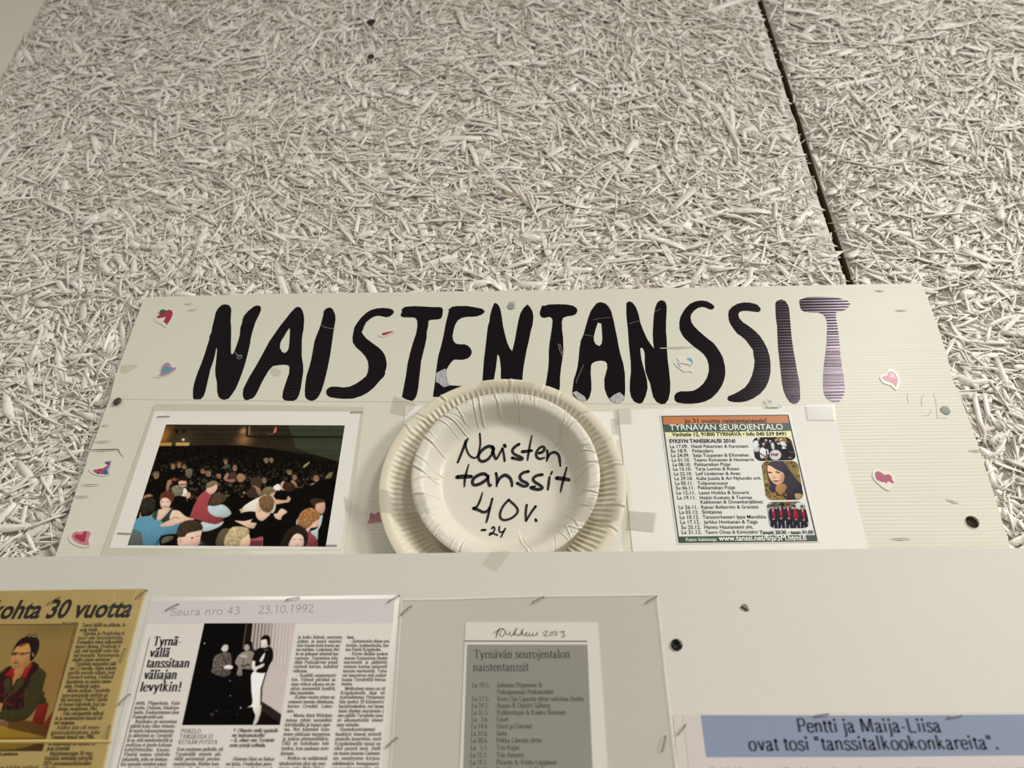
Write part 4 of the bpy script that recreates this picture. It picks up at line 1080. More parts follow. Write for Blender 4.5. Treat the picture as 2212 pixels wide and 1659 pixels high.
# the middle rows
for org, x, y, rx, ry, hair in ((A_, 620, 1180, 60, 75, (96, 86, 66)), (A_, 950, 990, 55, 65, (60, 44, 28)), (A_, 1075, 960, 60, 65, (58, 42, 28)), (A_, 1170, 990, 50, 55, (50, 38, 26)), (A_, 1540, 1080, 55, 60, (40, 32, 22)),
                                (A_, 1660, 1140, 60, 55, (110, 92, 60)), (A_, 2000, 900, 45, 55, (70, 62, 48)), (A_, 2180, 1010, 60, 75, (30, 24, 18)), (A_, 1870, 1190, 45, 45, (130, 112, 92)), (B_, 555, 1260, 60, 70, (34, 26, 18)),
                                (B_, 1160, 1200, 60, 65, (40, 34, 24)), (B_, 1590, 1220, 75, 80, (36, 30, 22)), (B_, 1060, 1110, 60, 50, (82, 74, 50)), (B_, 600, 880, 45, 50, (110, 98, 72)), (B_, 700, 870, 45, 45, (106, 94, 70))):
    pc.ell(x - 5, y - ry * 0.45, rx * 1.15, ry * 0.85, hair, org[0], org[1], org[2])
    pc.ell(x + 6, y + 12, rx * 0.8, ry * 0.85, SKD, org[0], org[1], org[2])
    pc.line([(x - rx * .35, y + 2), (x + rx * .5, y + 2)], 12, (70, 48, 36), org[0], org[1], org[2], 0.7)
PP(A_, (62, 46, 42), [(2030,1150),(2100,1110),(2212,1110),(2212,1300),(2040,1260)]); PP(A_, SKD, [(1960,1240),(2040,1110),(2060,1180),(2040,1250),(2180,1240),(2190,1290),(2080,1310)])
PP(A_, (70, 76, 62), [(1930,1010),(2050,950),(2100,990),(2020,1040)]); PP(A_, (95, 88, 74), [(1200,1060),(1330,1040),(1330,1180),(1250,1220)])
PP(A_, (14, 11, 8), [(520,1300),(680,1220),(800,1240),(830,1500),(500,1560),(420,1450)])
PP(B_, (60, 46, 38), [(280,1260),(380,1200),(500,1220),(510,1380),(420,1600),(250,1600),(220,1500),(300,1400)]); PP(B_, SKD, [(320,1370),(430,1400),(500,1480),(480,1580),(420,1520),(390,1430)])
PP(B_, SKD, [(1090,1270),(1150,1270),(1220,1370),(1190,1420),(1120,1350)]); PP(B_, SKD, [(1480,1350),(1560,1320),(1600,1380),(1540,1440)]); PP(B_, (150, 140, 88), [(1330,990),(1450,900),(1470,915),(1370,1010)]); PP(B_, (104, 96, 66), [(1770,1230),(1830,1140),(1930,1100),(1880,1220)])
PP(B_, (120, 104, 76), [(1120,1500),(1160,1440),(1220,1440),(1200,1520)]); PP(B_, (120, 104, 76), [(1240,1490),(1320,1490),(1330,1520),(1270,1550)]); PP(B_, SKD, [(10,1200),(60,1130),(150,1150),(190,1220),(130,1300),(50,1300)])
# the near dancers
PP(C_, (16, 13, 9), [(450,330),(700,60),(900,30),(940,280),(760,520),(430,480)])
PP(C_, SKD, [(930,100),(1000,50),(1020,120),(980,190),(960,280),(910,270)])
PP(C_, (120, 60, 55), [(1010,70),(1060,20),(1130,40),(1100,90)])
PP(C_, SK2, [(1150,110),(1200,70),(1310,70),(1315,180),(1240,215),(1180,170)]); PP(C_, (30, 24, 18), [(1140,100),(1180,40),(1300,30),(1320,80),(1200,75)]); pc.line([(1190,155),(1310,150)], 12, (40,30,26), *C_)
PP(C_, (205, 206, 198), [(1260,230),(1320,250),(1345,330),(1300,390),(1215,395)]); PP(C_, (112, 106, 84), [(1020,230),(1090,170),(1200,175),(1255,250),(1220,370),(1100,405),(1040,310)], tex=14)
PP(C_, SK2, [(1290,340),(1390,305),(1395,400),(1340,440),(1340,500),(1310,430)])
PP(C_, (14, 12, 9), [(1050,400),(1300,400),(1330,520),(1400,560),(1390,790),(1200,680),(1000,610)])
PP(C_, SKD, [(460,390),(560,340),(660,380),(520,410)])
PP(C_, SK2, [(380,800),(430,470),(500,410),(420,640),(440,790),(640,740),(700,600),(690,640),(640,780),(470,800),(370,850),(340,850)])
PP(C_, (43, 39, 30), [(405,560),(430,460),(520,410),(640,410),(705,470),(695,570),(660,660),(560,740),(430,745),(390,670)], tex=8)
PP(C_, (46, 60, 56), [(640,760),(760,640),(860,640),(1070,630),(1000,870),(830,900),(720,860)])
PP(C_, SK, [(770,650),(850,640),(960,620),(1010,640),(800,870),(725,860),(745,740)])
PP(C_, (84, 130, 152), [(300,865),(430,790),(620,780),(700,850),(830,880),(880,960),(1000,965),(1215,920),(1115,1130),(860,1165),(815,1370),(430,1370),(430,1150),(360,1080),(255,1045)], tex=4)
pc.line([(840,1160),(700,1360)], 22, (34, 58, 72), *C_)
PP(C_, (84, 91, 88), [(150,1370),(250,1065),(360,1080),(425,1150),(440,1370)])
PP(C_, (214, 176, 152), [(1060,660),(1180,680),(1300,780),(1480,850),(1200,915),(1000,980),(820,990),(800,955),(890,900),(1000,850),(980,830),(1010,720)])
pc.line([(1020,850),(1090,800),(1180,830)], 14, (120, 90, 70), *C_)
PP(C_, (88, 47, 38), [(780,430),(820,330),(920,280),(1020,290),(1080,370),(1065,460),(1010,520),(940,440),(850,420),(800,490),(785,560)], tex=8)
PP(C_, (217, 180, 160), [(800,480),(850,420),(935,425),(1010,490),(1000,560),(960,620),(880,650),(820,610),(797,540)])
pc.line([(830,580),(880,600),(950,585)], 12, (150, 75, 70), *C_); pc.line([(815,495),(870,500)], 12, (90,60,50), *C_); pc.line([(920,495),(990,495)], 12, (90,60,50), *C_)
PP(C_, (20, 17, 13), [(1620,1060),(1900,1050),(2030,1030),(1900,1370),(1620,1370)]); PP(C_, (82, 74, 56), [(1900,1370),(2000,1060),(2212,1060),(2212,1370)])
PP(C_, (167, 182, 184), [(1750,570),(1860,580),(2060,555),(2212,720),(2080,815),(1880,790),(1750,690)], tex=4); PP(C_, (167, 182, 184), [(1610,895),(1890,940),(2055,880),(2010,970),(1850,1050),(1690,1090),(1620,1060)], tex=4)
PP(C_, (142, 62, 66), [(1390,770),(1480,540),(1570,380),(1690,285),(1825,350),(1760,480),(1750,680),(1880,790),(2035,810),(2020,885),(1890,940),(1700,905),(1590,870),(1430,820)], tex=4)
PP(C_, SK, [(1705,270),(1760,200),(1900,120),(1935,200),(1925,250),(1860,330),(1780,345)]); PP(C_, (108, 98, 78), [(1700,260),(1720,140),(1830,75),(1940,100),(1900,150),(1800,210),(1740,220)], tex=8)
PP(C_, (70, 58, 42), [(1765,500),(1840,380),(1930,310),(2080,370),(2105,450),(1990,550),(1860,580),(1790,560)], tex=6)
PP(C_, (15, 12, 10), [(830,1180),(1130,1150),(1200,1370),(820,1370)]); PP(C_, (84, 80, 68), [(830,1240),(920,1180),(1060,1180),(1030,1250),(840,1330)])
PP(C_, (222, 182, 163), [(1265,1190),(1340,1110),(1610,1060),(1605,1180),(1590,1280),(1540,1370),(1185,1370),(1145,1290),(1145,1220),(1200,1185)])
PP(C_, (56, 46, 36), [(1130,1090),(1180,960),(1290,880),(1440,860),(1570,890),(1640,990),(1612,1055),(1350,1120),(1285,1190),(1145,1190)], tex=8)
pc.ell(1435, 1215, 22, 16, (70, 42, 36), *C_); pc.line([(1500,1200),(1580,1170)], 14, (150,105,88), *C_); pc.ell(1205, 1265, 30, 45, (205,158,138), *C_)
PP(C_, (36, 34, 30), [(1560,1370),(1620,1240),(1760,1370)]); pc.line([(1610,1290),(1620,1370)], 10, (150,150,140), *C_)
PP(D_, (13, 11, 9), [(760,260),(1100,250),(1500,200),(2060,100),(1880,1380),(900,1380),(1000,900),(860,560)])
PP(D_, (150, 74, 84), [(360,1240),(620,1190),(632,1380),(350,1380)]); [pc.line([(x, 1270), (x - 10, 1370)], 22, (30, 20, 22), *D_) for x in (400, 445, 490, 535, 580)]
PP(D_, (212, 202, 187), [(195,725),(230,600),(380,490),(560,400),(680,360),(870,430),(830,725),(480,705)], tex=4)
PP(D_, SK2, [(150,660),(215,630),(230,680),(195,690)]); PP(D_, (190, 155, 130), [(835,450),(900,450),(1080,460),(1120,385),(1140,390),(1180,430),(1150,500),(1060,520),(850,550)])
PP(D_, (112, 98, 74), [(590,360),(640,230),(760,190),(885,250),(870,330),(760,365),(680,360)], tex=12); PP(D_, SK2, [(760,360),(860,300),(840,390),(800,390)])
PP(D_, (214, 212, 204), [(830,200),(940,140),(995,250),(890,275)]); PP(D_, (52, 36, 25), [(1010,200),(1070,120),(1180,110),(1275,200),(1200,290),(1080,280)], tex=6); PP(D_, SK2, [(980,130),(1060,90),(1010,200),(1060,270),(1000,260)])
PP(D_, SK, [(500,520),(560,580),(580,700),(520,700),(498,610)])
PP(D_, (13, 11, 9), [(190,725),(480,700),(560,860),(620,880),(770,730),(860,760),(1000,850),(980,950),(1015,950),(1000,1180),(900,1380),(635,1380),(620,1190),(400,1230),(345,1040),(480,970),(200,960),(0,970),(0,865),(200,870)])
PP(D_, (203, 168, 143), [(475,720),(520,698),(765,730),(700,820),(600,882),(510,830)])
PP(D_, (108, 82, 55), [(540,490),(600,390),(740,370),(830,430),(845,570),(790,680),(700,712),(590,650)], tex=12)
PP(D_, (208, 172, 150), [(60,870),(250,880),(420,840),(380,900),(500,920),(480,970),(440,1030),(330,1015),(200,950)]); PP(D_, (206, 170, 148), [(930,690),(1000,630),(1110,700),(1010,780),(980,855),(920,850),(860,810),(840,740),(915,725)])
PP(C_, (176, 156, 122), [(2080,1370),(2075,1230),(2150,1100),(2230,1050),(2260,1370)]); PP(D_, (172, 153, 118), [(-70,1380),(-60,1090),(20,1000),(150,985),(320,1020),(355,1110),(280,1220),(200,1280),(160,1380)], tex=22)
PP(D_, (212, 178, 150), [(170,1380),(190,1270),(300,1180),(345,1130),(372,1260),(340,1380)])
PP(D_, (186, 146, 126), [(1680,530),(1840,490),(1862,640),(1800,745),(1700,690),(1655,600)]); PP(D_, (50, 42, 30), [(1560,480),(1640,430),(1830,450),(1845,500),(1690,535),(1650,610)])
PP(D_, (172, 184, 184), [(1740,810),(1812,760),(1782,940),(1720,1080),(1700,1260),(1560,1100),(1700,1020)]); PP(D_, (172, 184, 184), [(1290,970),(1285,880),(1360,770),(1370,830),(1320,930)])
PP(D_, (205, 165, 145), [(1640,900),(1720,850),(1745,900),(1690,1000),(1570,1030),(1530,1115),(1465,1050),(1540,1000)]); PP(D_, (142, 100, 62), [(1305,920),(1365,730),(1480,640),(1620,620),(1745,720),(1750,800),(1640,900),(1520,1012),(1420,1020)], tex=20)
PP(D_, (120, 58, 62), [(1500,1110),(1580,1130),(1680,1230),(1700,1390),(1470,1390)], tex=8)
PP(D_, (36, 30, 23), [(980,1390),(1000,1260),(1080,1110),(1200,995),(1320,980),(1450,1030),(1515,1160),(1500,1290),(1420,1390)], tex=6); PP(D_, (217, 184, 172), [(1145,1390),(1155,1290),(1230,1170),(1310,1130),(1400,1170),(1432,1260),(1400,1390)])
pc.line([(1210,1250),(1270,1250)], 12, (90,62,56), *D_); pc.line([(1340,1250),(1400,1255)], 12, (90,62,56), *D_); pc.line([(1260,1370),(1330,1370)], 14, (170,100,100), *D_)
pc.blur(2, 0.6); pc.grain(3)
ph = pc.build('photograph', cr); tag(ph, 'colour photograph of couples dancing in a dark hall')

# ------------------------------------------------------------------ the flyer
Yf = Y_SIGN - 0.0006
fw = sheet('paper_sheet', [(1335, 885.5), (1480, 882), (1640, 878), (1797, 874.5), (1833, 1020), (1875, 1180), (1888, 1230), (1374, 1230), (1366, 1186), (1350, 1030)], Yf, 0.0003, M_paper)
tag(fw, 'white paper sheet taped to the sign, carrying the colour dance flyer', 'paper')
QF = 2212 / 912.0
FX = dict(ox=1300, oy=590, s=QF)
Yg = Yf - 0.0004
fl = sheet('flyer', [(303, 741), (985, 734), (1141, 1410), (396, 1420)], Yg, 0.00025, paper_mat('flyer_paper', (206, 204, 197), 0.35, 0.4), None, **FX)
tag(fl, 'colour flyer listing autumn dance nights in a dark green frame', 'flyer')
M_green = mat('dark_green_print', D(44, 66, 52), 0.4, 0.4); M_orange = mat('orange_print', D(176, 106, 56), 0.4, 0.4); M_yellow = mat('pale_yellow_print', D(214, 211, 160), 0.4, 0.4)
Yh = Yg - 0.0001
BANDS = []
def FP(name, pts, M, lab=None):
    o = sheet(name, pts, Yh, 0.00006, M, fl, **FX)
    if lab: o['label'] = lab
    BANDS.append(o)
    return o
FP('title_band', [(316, 752), (975, 745), (983, 783), (324, 792)], M_orange, 'orange band at the top of the flyer')
FP('title_band', [(324, 793), (984, 784), (994, 826), (331, 833)], M_green, 'dark green band with white capitals')
FP('title_band', [(332, 834), (994, 827), (1000, 857), (338, 862)], M_yellow, 'pale yellow band with the address')
FP('title_band', [(400, 1380), (1122, 1372), (1129, 1401), (405, 1411)], M_green, 'dark green band with the web address')
mb = MB()
M_line = mat('green_line', D(34, 52, 42), 0.4, 0.4)
for a, b_, w in (((315, 749), (405, 1411), 5.0), ((975, 744), (1128, 1401), 5.5), ((314, 750), (977, 743), 4), ((404, 1411), (1129, 1402), 4)):
    q = uv([a, b_], Yh - 0.00008, **FX); k = abs(P(1301, 590, Yh)[0] - P(1300, 590, Yh)[0]) / QF
    ribbon(mb, q, w * k, Yh - 0.00008, 0, False)
mb.build('frame_line', M_line, fl)
Yt = Yh - 0.0002
def FT(name, rows, M, off=0.0, ys=1.0, Yq=None, par=None):
    mb = MB()
    for t, x0, x1, y in rows:
        sl = -0.006
        sans_line(mb, t, x0, y, x1, y + sl * (x1 - x0), Yq or Yt, off, ys, **FX)
    return mb.build(name, M, par or fl)
M_txt = mat('flyer_text', D(38, 36, 36), 0.5, 0.3); M_wtxt = mat('white_print', D(222, 224, 214), 0.45, 0.3); M_gtxt = mat('pale_green_print', D(196, 208, 178), 0.45, 0.3); M_brown = mat('brown_print', D(74, 50, 36), 0.45, 0.3)
FT('slogan', [('Jo 31 vuotta naistentansseja!', 433, 866, 785)], M_brown, 0.018, par=BANDS[0])
FT('venue_name', [('TYRNÄVÄN SEUROJENTALO', 357, 951, 823)], M_wtxt, 0.012, 1.05, par=BANDS[1])
FT('address_line', [('Vanhatie 12, 91800 TYRNÄVÄ • Info 040 539 8491', 369, 967, 854)], M_txt, 0.022, 1.1, par=BANDS[2])
FT('heading', [('SYKSYN TANSSIKAUSI 2016!', 354, 701, 889)], M_txt, 0.022, 1.1, par=fl)
rows = []
for d, a, b_, n, c_, e_, y in (('La 17.09.', 359, 453, 'Heidi Pakarinen & Karavaani', 472, 767, 916), ('Su 18.9.', 362, 450, 'Finlanders', 476, 584, 940), ('La 24.09.', 365, 460, 'Saija Tuupanen & EXmiehet', 479, 772, 963),
        ('La 01.10.', 369, 463, 'Teemu Roivainen & Hovinarrit', 483, 799, 987), ('La 08.10.', 373, 467, 'Pekkaniskan Pojat', 487, 677, 1011), ('La 15.10.', 376, 470, 'Tarja Lunnas & Rosso', 491, 721, 1034), ('La 22.10.', 380, 474, 'Leif Lindeman & Avec', 495, 727, 1059),
        ('La 29.10.', 383, 478, 'Kalle Jussila & Ari Nylundin ork.', 499, 838, 1084), ('La 05.11.', 386, 481, 'Tulipunaruusut', 502, 662, 1109), ('Su 06.11.', 390, 486, 'Pekkaniskan Pojat', 506, 701, 1133), ('La 12.11.', 393, 491, 'Lasse Hoikka & Souvarit', 511, 773, 1159),
        ('La 19.11.', 397, 495, 'Heikki Koskelo & Tuomas', 515, 788, 1185), ('', 0, 0, 'Kaikkonen & Onnenkerjäläiset', 519, 846, 1208), ('La 26.11.', 404, 504, 'Rainer Bollström & Graniitti', 523, 821, 1235), ('La 03.12.', 408, 508, 'Sinitaivas', 527, 630, 1261),
        ('La 10.12.', 411, 512, 'Tanssiorkesteri Ippe Mansikka', 530, 862, 1287), ('La 17.12.', 414, 516, 'Jarkko Honkanen & Taiga', 535, 817, 1313), ('Su 25.12.', 418, 520, 'Hannu Hautaniemi yht.', 539, 796, 1340), ('La 31.12.', 421, 524, 'Teuvo Oinas & Kiintotähti', 543, 819, 1366)):
    if d: rows.append((d, a, b_, y))
    rows.append((n, c_, e_, y - 1))
FT('programme_list', rows, M_txt, 0.004, 1.04)
FT('hours_line', [('Tanssit 20:30 - tasan 01:00', 829, 1110, 1367)], M_txt, 0.024, 1.1)
FT('web_address', [('www.tanssi.net/fi/p/5M.html.fi', 613, 1073, 1402)], M_wtxt, 0.018, 1.1, par=BANDS[3])
FT('info_line', [('Katso lisätietoja:', 441, 605, 1404)], M_gtxt, 0.018, 1.05, par=BANDS[3])

GA, GB = (1610, 930, 2212 / 170), (1640, 1060, 2212 / 170)
p1 = Pic([(1300 + 788 / QF, 590 + 861 / QF), (1300 + 990 / QF, 590 + 858 / QF), (1300 + 1021 / QF, 590 + 979 / QF), (1300 + 804 / QF, 590 + 985 / QF)], Yh, 110, 76)
p1.fill((50, 46, 48))
p1.poly([(900,180),(1400,180),(1500,560),(1330,450),(1150,330),(950,320)], (118, 98, 58), *GA, tex=25); p1.poly([(1150,190),(1240,200),(1300,420),(1220,380)], (60, 44, 36), *GA)
for pts, c in (([(210,330),(330,285),(380,400),(400,570),(260,580)], (188,190,200)), ([(410,540),(480,470),(560,520),(640,540),(660,700),(560,760),(440,770)], (196,198,192)), ([(720,370),(800,350),(820,520),(750,520)], (176,182,186)),
               ([(980,320),(1090,310),(1170,420),(1080,450),(1000,400)], (186,192,194)), ([(1040,450),(1140,480),(1130,530),(1040,540)], (190,192,186)), ([(900,340),(970,350),(960,400),(900,380)], (180,182,178))): p1.poly(pts, c, *GA, tex=6)
for x, y, r in ((360,240,45), (510,390,42), (575,285,40), (700,310,38), (1010,260,42), (860,280,36)):
    p1.ell(x, y + 12, r * .8, r, (150, 122, 104), *GA); p1.ell(x, y - r * .5, r, r * .45, (205, 205, 200), *GA)
p1.line([(340,440),(400,460)], 22, (60,56,60), *GA); p1.line([(420,640),(560,730)], 26, (50,46,50), *GA)
p1.ell(848, 690, 172, 152, (60, 58, 62), *GA); p1.ell(845, 685, 165, 148, (192, 196, 196), *GA)
p1.line([(1040,560),(1190,560),(1180,760)], 90, (40,38,46), *GA); p1.line([(1200,600),(1400,620)], 14, (110,100,100), *GA); p1.line([(1210,750),(1280,775)], 20, (190,190,185), *GA)
p1.line([(590,560),(610,700),(690,690)], 30, (40,34,32), *GA); p1.line([(590,700),(600,860)], 60, (120,92,70), *GA)
p1.blur(1, 0.4); p1.grain(5); bandph = o = p1.build('band_photo', fl, 0.16); o['label'] = 'photo of a band in white shirts around a drum'
mb = MB(); sans_line(mb, 'PNP', 730, 715, 945, 712, Yh - 0.0002, 0.04, 0.95, *GA)
mb.build('drum_lettering', mat('red_print', D(150, 40, 52), 0.5, 0.3), bandph)
p2 = Pic([(1300 + 834 / QF, 590 + 986 / QF), (1300 + 1026 / QF, 590 + 982 / QF), (1300 + 1060 / QF, 590 + 1187 / QF), (1300 + 862 / QF, 590 + 1190 / QF)], Yh, 104, 116)
p2.fill((128, 112, 72))
for _ in range(170):
    x, y = g.uniform(430, 1600), g.uniform(820, 1950)
    p2.ell(x, y, g.uniform(15, 50), g.uniform(15, 45), g.choice([(70, 52, 38), (150, 138, 92), (86, 66, 46), (96, 50, 46), (160, 148, 104)]), *GA, rot=g.uniform(0, 3), a=0.7)
p2.poly([(620,960),(760,870),(900,860),(1060,890),(1160,990),(1300,1180),(1440,1370),(1560,1500),(1640,1650),(1640,1800),(1560,1960),(1200,1960),(700,1700),(690,1520),(640,1330),(600,1150)], (58, 55, 62), *GA, tex=5)
p2.poly([(630,980),(720,1000),(860,1090),(1060,1190),(1100,1300),(1060,1450),(960,1530),(840,1510),(740,1420),(660,1290),(625,1120)], (204, 168, 136), *GA)
p2.poly([(980,1240),(1090,1240),(1060,1450),(980,1520),(1000,1400)], (160, 118, 92), *GA, a=0.7)
p2.poly([(740,1000),(900,1090),(1060,1180),(1110,1240),(1200,1240),(1150,1000),(1000,900),(800,900)], (62, 60, 68), *GA)
p2.line([(640,1175),(750,1185)], 34, (66,40,34), *GA); p2.line([(850,1160),(970,1190)], 38, (80,62,60), *GA); p2.line([(770,1310),(840,1320)], 20, (150,95,78), *GA)
p2.poly([(780,1390),(900,1390),(970,1375),(920,1430),(830,1440)], (140,50,52), *GA); p2.line([(800,1393),(950,1385)], 18, (226,220,208), *GA)
p2.poly([(880,1540),(1100,1500),(1160,1620),(1000,1800),(860,1700)], (150, 112, 78), *GA)
p2.poly([(330,150),(480,20),(720,30),(780,130),(690,250),(320,260)], (140, 112, 70), *GB); [p2.ell(g.uniform(400, 760), g.uniform(40, 210), 20, 14, (46, 34, 26), *GB) for _ in range(34)]
p2.poly([(1000,90),(1130,80),(1260,130),(1180,240),(1040,240)], (150, 128, 92), *GB)
p2.blur(1, 0.4); p2.grain(4); o = p2.build('portrait_photo', fl, 0.17); o['label'] = 'portrait photo of a person with long dark hair'
p3 = Pic([(1300 + 861 / QF, 590 + 1199 / QF), (1300 + 1060 / QF, 590 + 1196 / QF), (1300 + 1092 / QF, 590 + 1336 / QF), (1300 + 878 / QF, 590 + 1338 / QF)], Yh, 108, 86)
p3.fill((165, 166, 170))
p3.poly([(180,300),(1320,290),(1330,480),(200,480)], (92, 92, 78), *GB, tex=28, smooth=False); p3.poly([(740,310),(900,310),(880,360),(760,360)], (140,50,54), *GB); p3.ell(640,400,70,70,(40,44,32), *GB); p3.poly([(1040,360),(1240,330),(1250,520),(940,520)], (172,178,172), *GB); p3.ell(280,350,60,36,(150,160,190), *GB)
for xb, yb, xs_ in ((380, 470, 1), (590, 450, 1), (810, 450, 1), (1010, 480, 1), (1220, 490, 1)):
    p3.poly([(xb-110,yb+70),(xb+100,yb+50),(xb+150,yb+380),(xb-60,yb+400)], (44,42,50), *GB); p3.poly([(xb-60,yb+370),(xb+120,yb+370),(xb+150,1060),(xb+70,1070),(xb+40,yb+480),(xb+20,1070),(xb-50,1070)], (40,38,48), *GB, smooth=False)
    p3.poly([(xb-20,yb+75),(xb+40,yb+70),(xb+70,yb+300),(xb+20,yb+310)], (146,38,52), *GB); p3.ell(xb-10,yb-10,40,55,(168,130,110), *GB); p3.ell(xb-16,yb-50,46,32,(64,50,42), *GB); p3.poly([(xb-20,yb+45),(xb+15,yb+50),(xb+5,yb+130)], (210,205,196), *GB)
    p3.ell(xb+25,yb+330,34,22,(190,150,130), *GB)
p3.poly([(970,560),(1050,540),(1090,770),(980,780)], (148,34,50), *GB)
p3.blur(1, 0.35); p3.grain(4); o = p3.build('group_photo', fl, 0.17); o['label'] = 'photo of five people in dark jackets over red shirts'

Yk = Yg - 0.0008
tape('bright clear tape at the top right corner of the flyer sheet', [((1741, 875, Yk), (1745.5, 906, Yk)), ((1803, 873.5, Yk), (1806, 907.5, Yk))], film('bright_tape', (0.985, 0.985, 0.98), 0.6, 0.22, 0.16))
tape('small clear tape at the top left corner of the flyer sheet', [((1333, 880, Yk), (1334, 914, Yk)), ((1366, 879, Yk), (1368, 914, Yk))])
tape('clear tape joining the paper behind the plates to the flyer sheet', [((1322, 901, Yk), (1326, 937, Yk)), ((1338.5, 901, Yk), (1343, 936, Yk))])
tape('square of clear tape low on the left margin of the flyer sheet', [((1361, 1101, Yk), (1358, 1142, Yk)), ((1420.5, 1105, Yk), (1415, 1148, Yk))], film('bright_tape', (1, 1, 1), 1, 0.2, 0.2))
mb = MB()
a = [P(1655, 862, Y_SIGN - 0.0008), P(1668, 866, Y_SIGN - 0.006), P(1683, 872, Y_SIGN - 0.0035), P(1690, 880, Y_SIGN - 0.0008)]; b_ = [P(1650, 867, Y_SIGN - 0.0008), P(1664, 873, Y_SIGN - 0.005), P(1676, 878, Y_SIGN - 0.003), P(1682, 882, Y_SIGN - 0.0008)]
mb.add(a + b_, [(i, 4 + i, 5 + i, 1 + i) for i in range(3)])
tag(mb.build('tape_strip', mat('curled_tape', (0.86, 0.86, 0.84), 0.3, 0.5)), 'small curled white tape end above the flyer sheet', 'tape', 'pieces of clear tape')

# ================================================================== clippings on the lower panel
M_pouch = film('pouch_plastic', (0.985, 0.977, 0.962), 0.35, 0.24, 0.03)
M_edge = mat('pouch_edge', D(206, 203, 194), 0.3, 0.5)


def edge_line(mb, pts, w, Y):
    ribbon(mb, uv(pts, Y), w, Y, 0, False)


# ------------------------------------------------------------------ yellow newspaper
Yn = Y_PAN - 0.0006
C_NEWS = (188, 164, 100)
M_news = paper_mat('yellowed_newsprint', C_NEWS, 0.42, 0.4, 0.07)
np_ = empty('newspaper_clipping', P(120, 1640, Yn))
tag(np_, 'yellowed newspaper clipping headed 30 vuotta with a portrait photo', 'newspaper clipping')
sheet('paper', [(-150, 1277.5), (0, 1276.6), (150, 1274), (317, 1271.8), (304, 1316), (286, 1385), (268, 1460), (245, 1560), (225, 1659), (212, 1740), (-200, 1740)], Yn, 0.0003, M_news, np_)
Q4 = dict(ox=0, oy=1180, s=2212 / 638.6 if False else 1732 / 500.0)
M_ntext = mat('newsprint_text', D(58, 42, 20), 0.5, 0.3); M_nhead = mat('newsprint_headline', D(22, 16, 12), 0.45, 0.3)
Ynt = Yn - 0.00015
mb = MB(); sans_line(mb, 'kohta 30 vuotta', -86, 541, 968, 527, Ynt, 0.026, 1.16, **Q4, shear=0.20)
mb.build('headline', M_nhead, np_)
mb = MB()
for t, x0, x1, y in (('Tanssi täällä on pääasia, Si-',610,945,602),('pola tietää.',597,732,636),('Sipolaa ja Prokkolaa ei',617,930,664),('juuri näe tanssilattialla.',580,922,697),('Kumpikin tekee talkootöitä',572,915,729),('tanssi-iltoina. Prokkola li-',562,907,762),
        ('sää, että kesällä tulee käy-',554,900,795),('tyä muualla "katsomassa',546,890,828),('olisiko jotain opittavaa".',537,842,861),('Tyrnävän tansseihin pää-',557,875,893),('see 12 eurolla. Hinta nousee',519,867,926),('parilla eurolla silloin, kun',508,857,959),('Souvarit soittaa. Etelässä',500,847,992),
        ('lipunhinta on paljon enem-',490,838,1026),('män, Prokkola sanoo.',481,750,1060),('Mutta milloin Tyrnävän',500,822,1093),('seurojentalolle alettiin pi-',461,813,1128),('tää tansseja? Pentti Sipola',450,803,1161),('ei kauan kakistele, kun pu-',440,796,1196),('dottaa vuosiluvun 1961.',430,735,1230),
        ('–Talo rakennettiin talkoil-',448,782,1265),('la ja ensimmäiset tanssit oli-',411,772,1300),('vat vappuna.',402,562,1334),('Aluksi talo oli seuro-',420,752,1370),('jentaloyhdistyksen, jolta',378,743,1408),('Tempaus lunasti sen 1986.',375,705,1442),
        ('ja lauantaina on tanssit, Si-',360,720,1490),('pola kiteyttää.',348,525,1527),('Naistentanssien 30-vuo-',368,697,1565),('tisjuhlia vietetään syksyllä',330,690,1601),('2014 perunamarkkinoiden',318,680,1640),('aikana.',316,430,1676)):
    pen_line(mb, t, x0, y, x1, y - 0.008 * (x1 - x0), Ynt, 0.0042, 0.125, 0.055, True, **Q4)
mb.build('text_column', M_ntext, np_); mb = MB()
pen_line(mb, 'MARTTI TURUNEN', 462, 581, 582, 580, Ynt, 0.0020, 0.1, 0.05, False, **Q4, fit=True)
mb.build('photo_credit', M_ntext, np_); mb = MB()
pen_line(mb, 'hanka opettamassa.', -40, 1566, 136, 1564, Ynt, 0.0034, 0.13, 0.07, False, **Q4, fit=True)
mb.build('photo_caption', M_ntext, np_); mb = MB()
pen_line(mb, 'si on kädet syönyt', -60, 1672, 285, 1668, Ynt, 0.0042, 0.125, 0.055, True, **Q4, fit=True)
mb.build('text_column', M_ntext, np_)
pw = Pic([(-46, 1350.5), (167, 1349), (90.4, 1621), (-160, 1622)], Yn - 0.0001, 250, 300)
pw.fill((158, 132, 76))
WA, WB = (0, 1350, 11.06), (0, 1500, 11.06)
pw.glow(120, 1352, 70, (134, 112, 66), 0.8, 24); pw.glow(120, 1470, 50, (160, 122, 66), 0.9, 60); pw.glow(-20, 1420, 60, (165, 140, 84), 0.8, 60)
def W_(c, pts, o=WA, **kw): pw.poly(pts, c, o[0], o[1], o[2], **kw)
for x in (960, 1180, 1470): pw.line([(x, 760), (x + 60, 890)], 18, (140, 110, 62), *WA, a=0.6)
W_((176, 130, 76), [(-1200,560),(-500,700),(0,640),(0,900),(-1200,900)], WB); W_((96, 66, 26), [(-900,760),(200,640),(700,640),(1300,760),(1300,1340),(-900,1340)], WB)
W_((150, 120, 42), [(-900,800),(0,730),(230,820),(850,960),(1080,1040),(1060,1080),(330,1310),(-900,1330)], WB, tex=4); pw.line([(-600,1070),(600,1060),(1080,1055)], 34, (116, 84, 14), *WB)
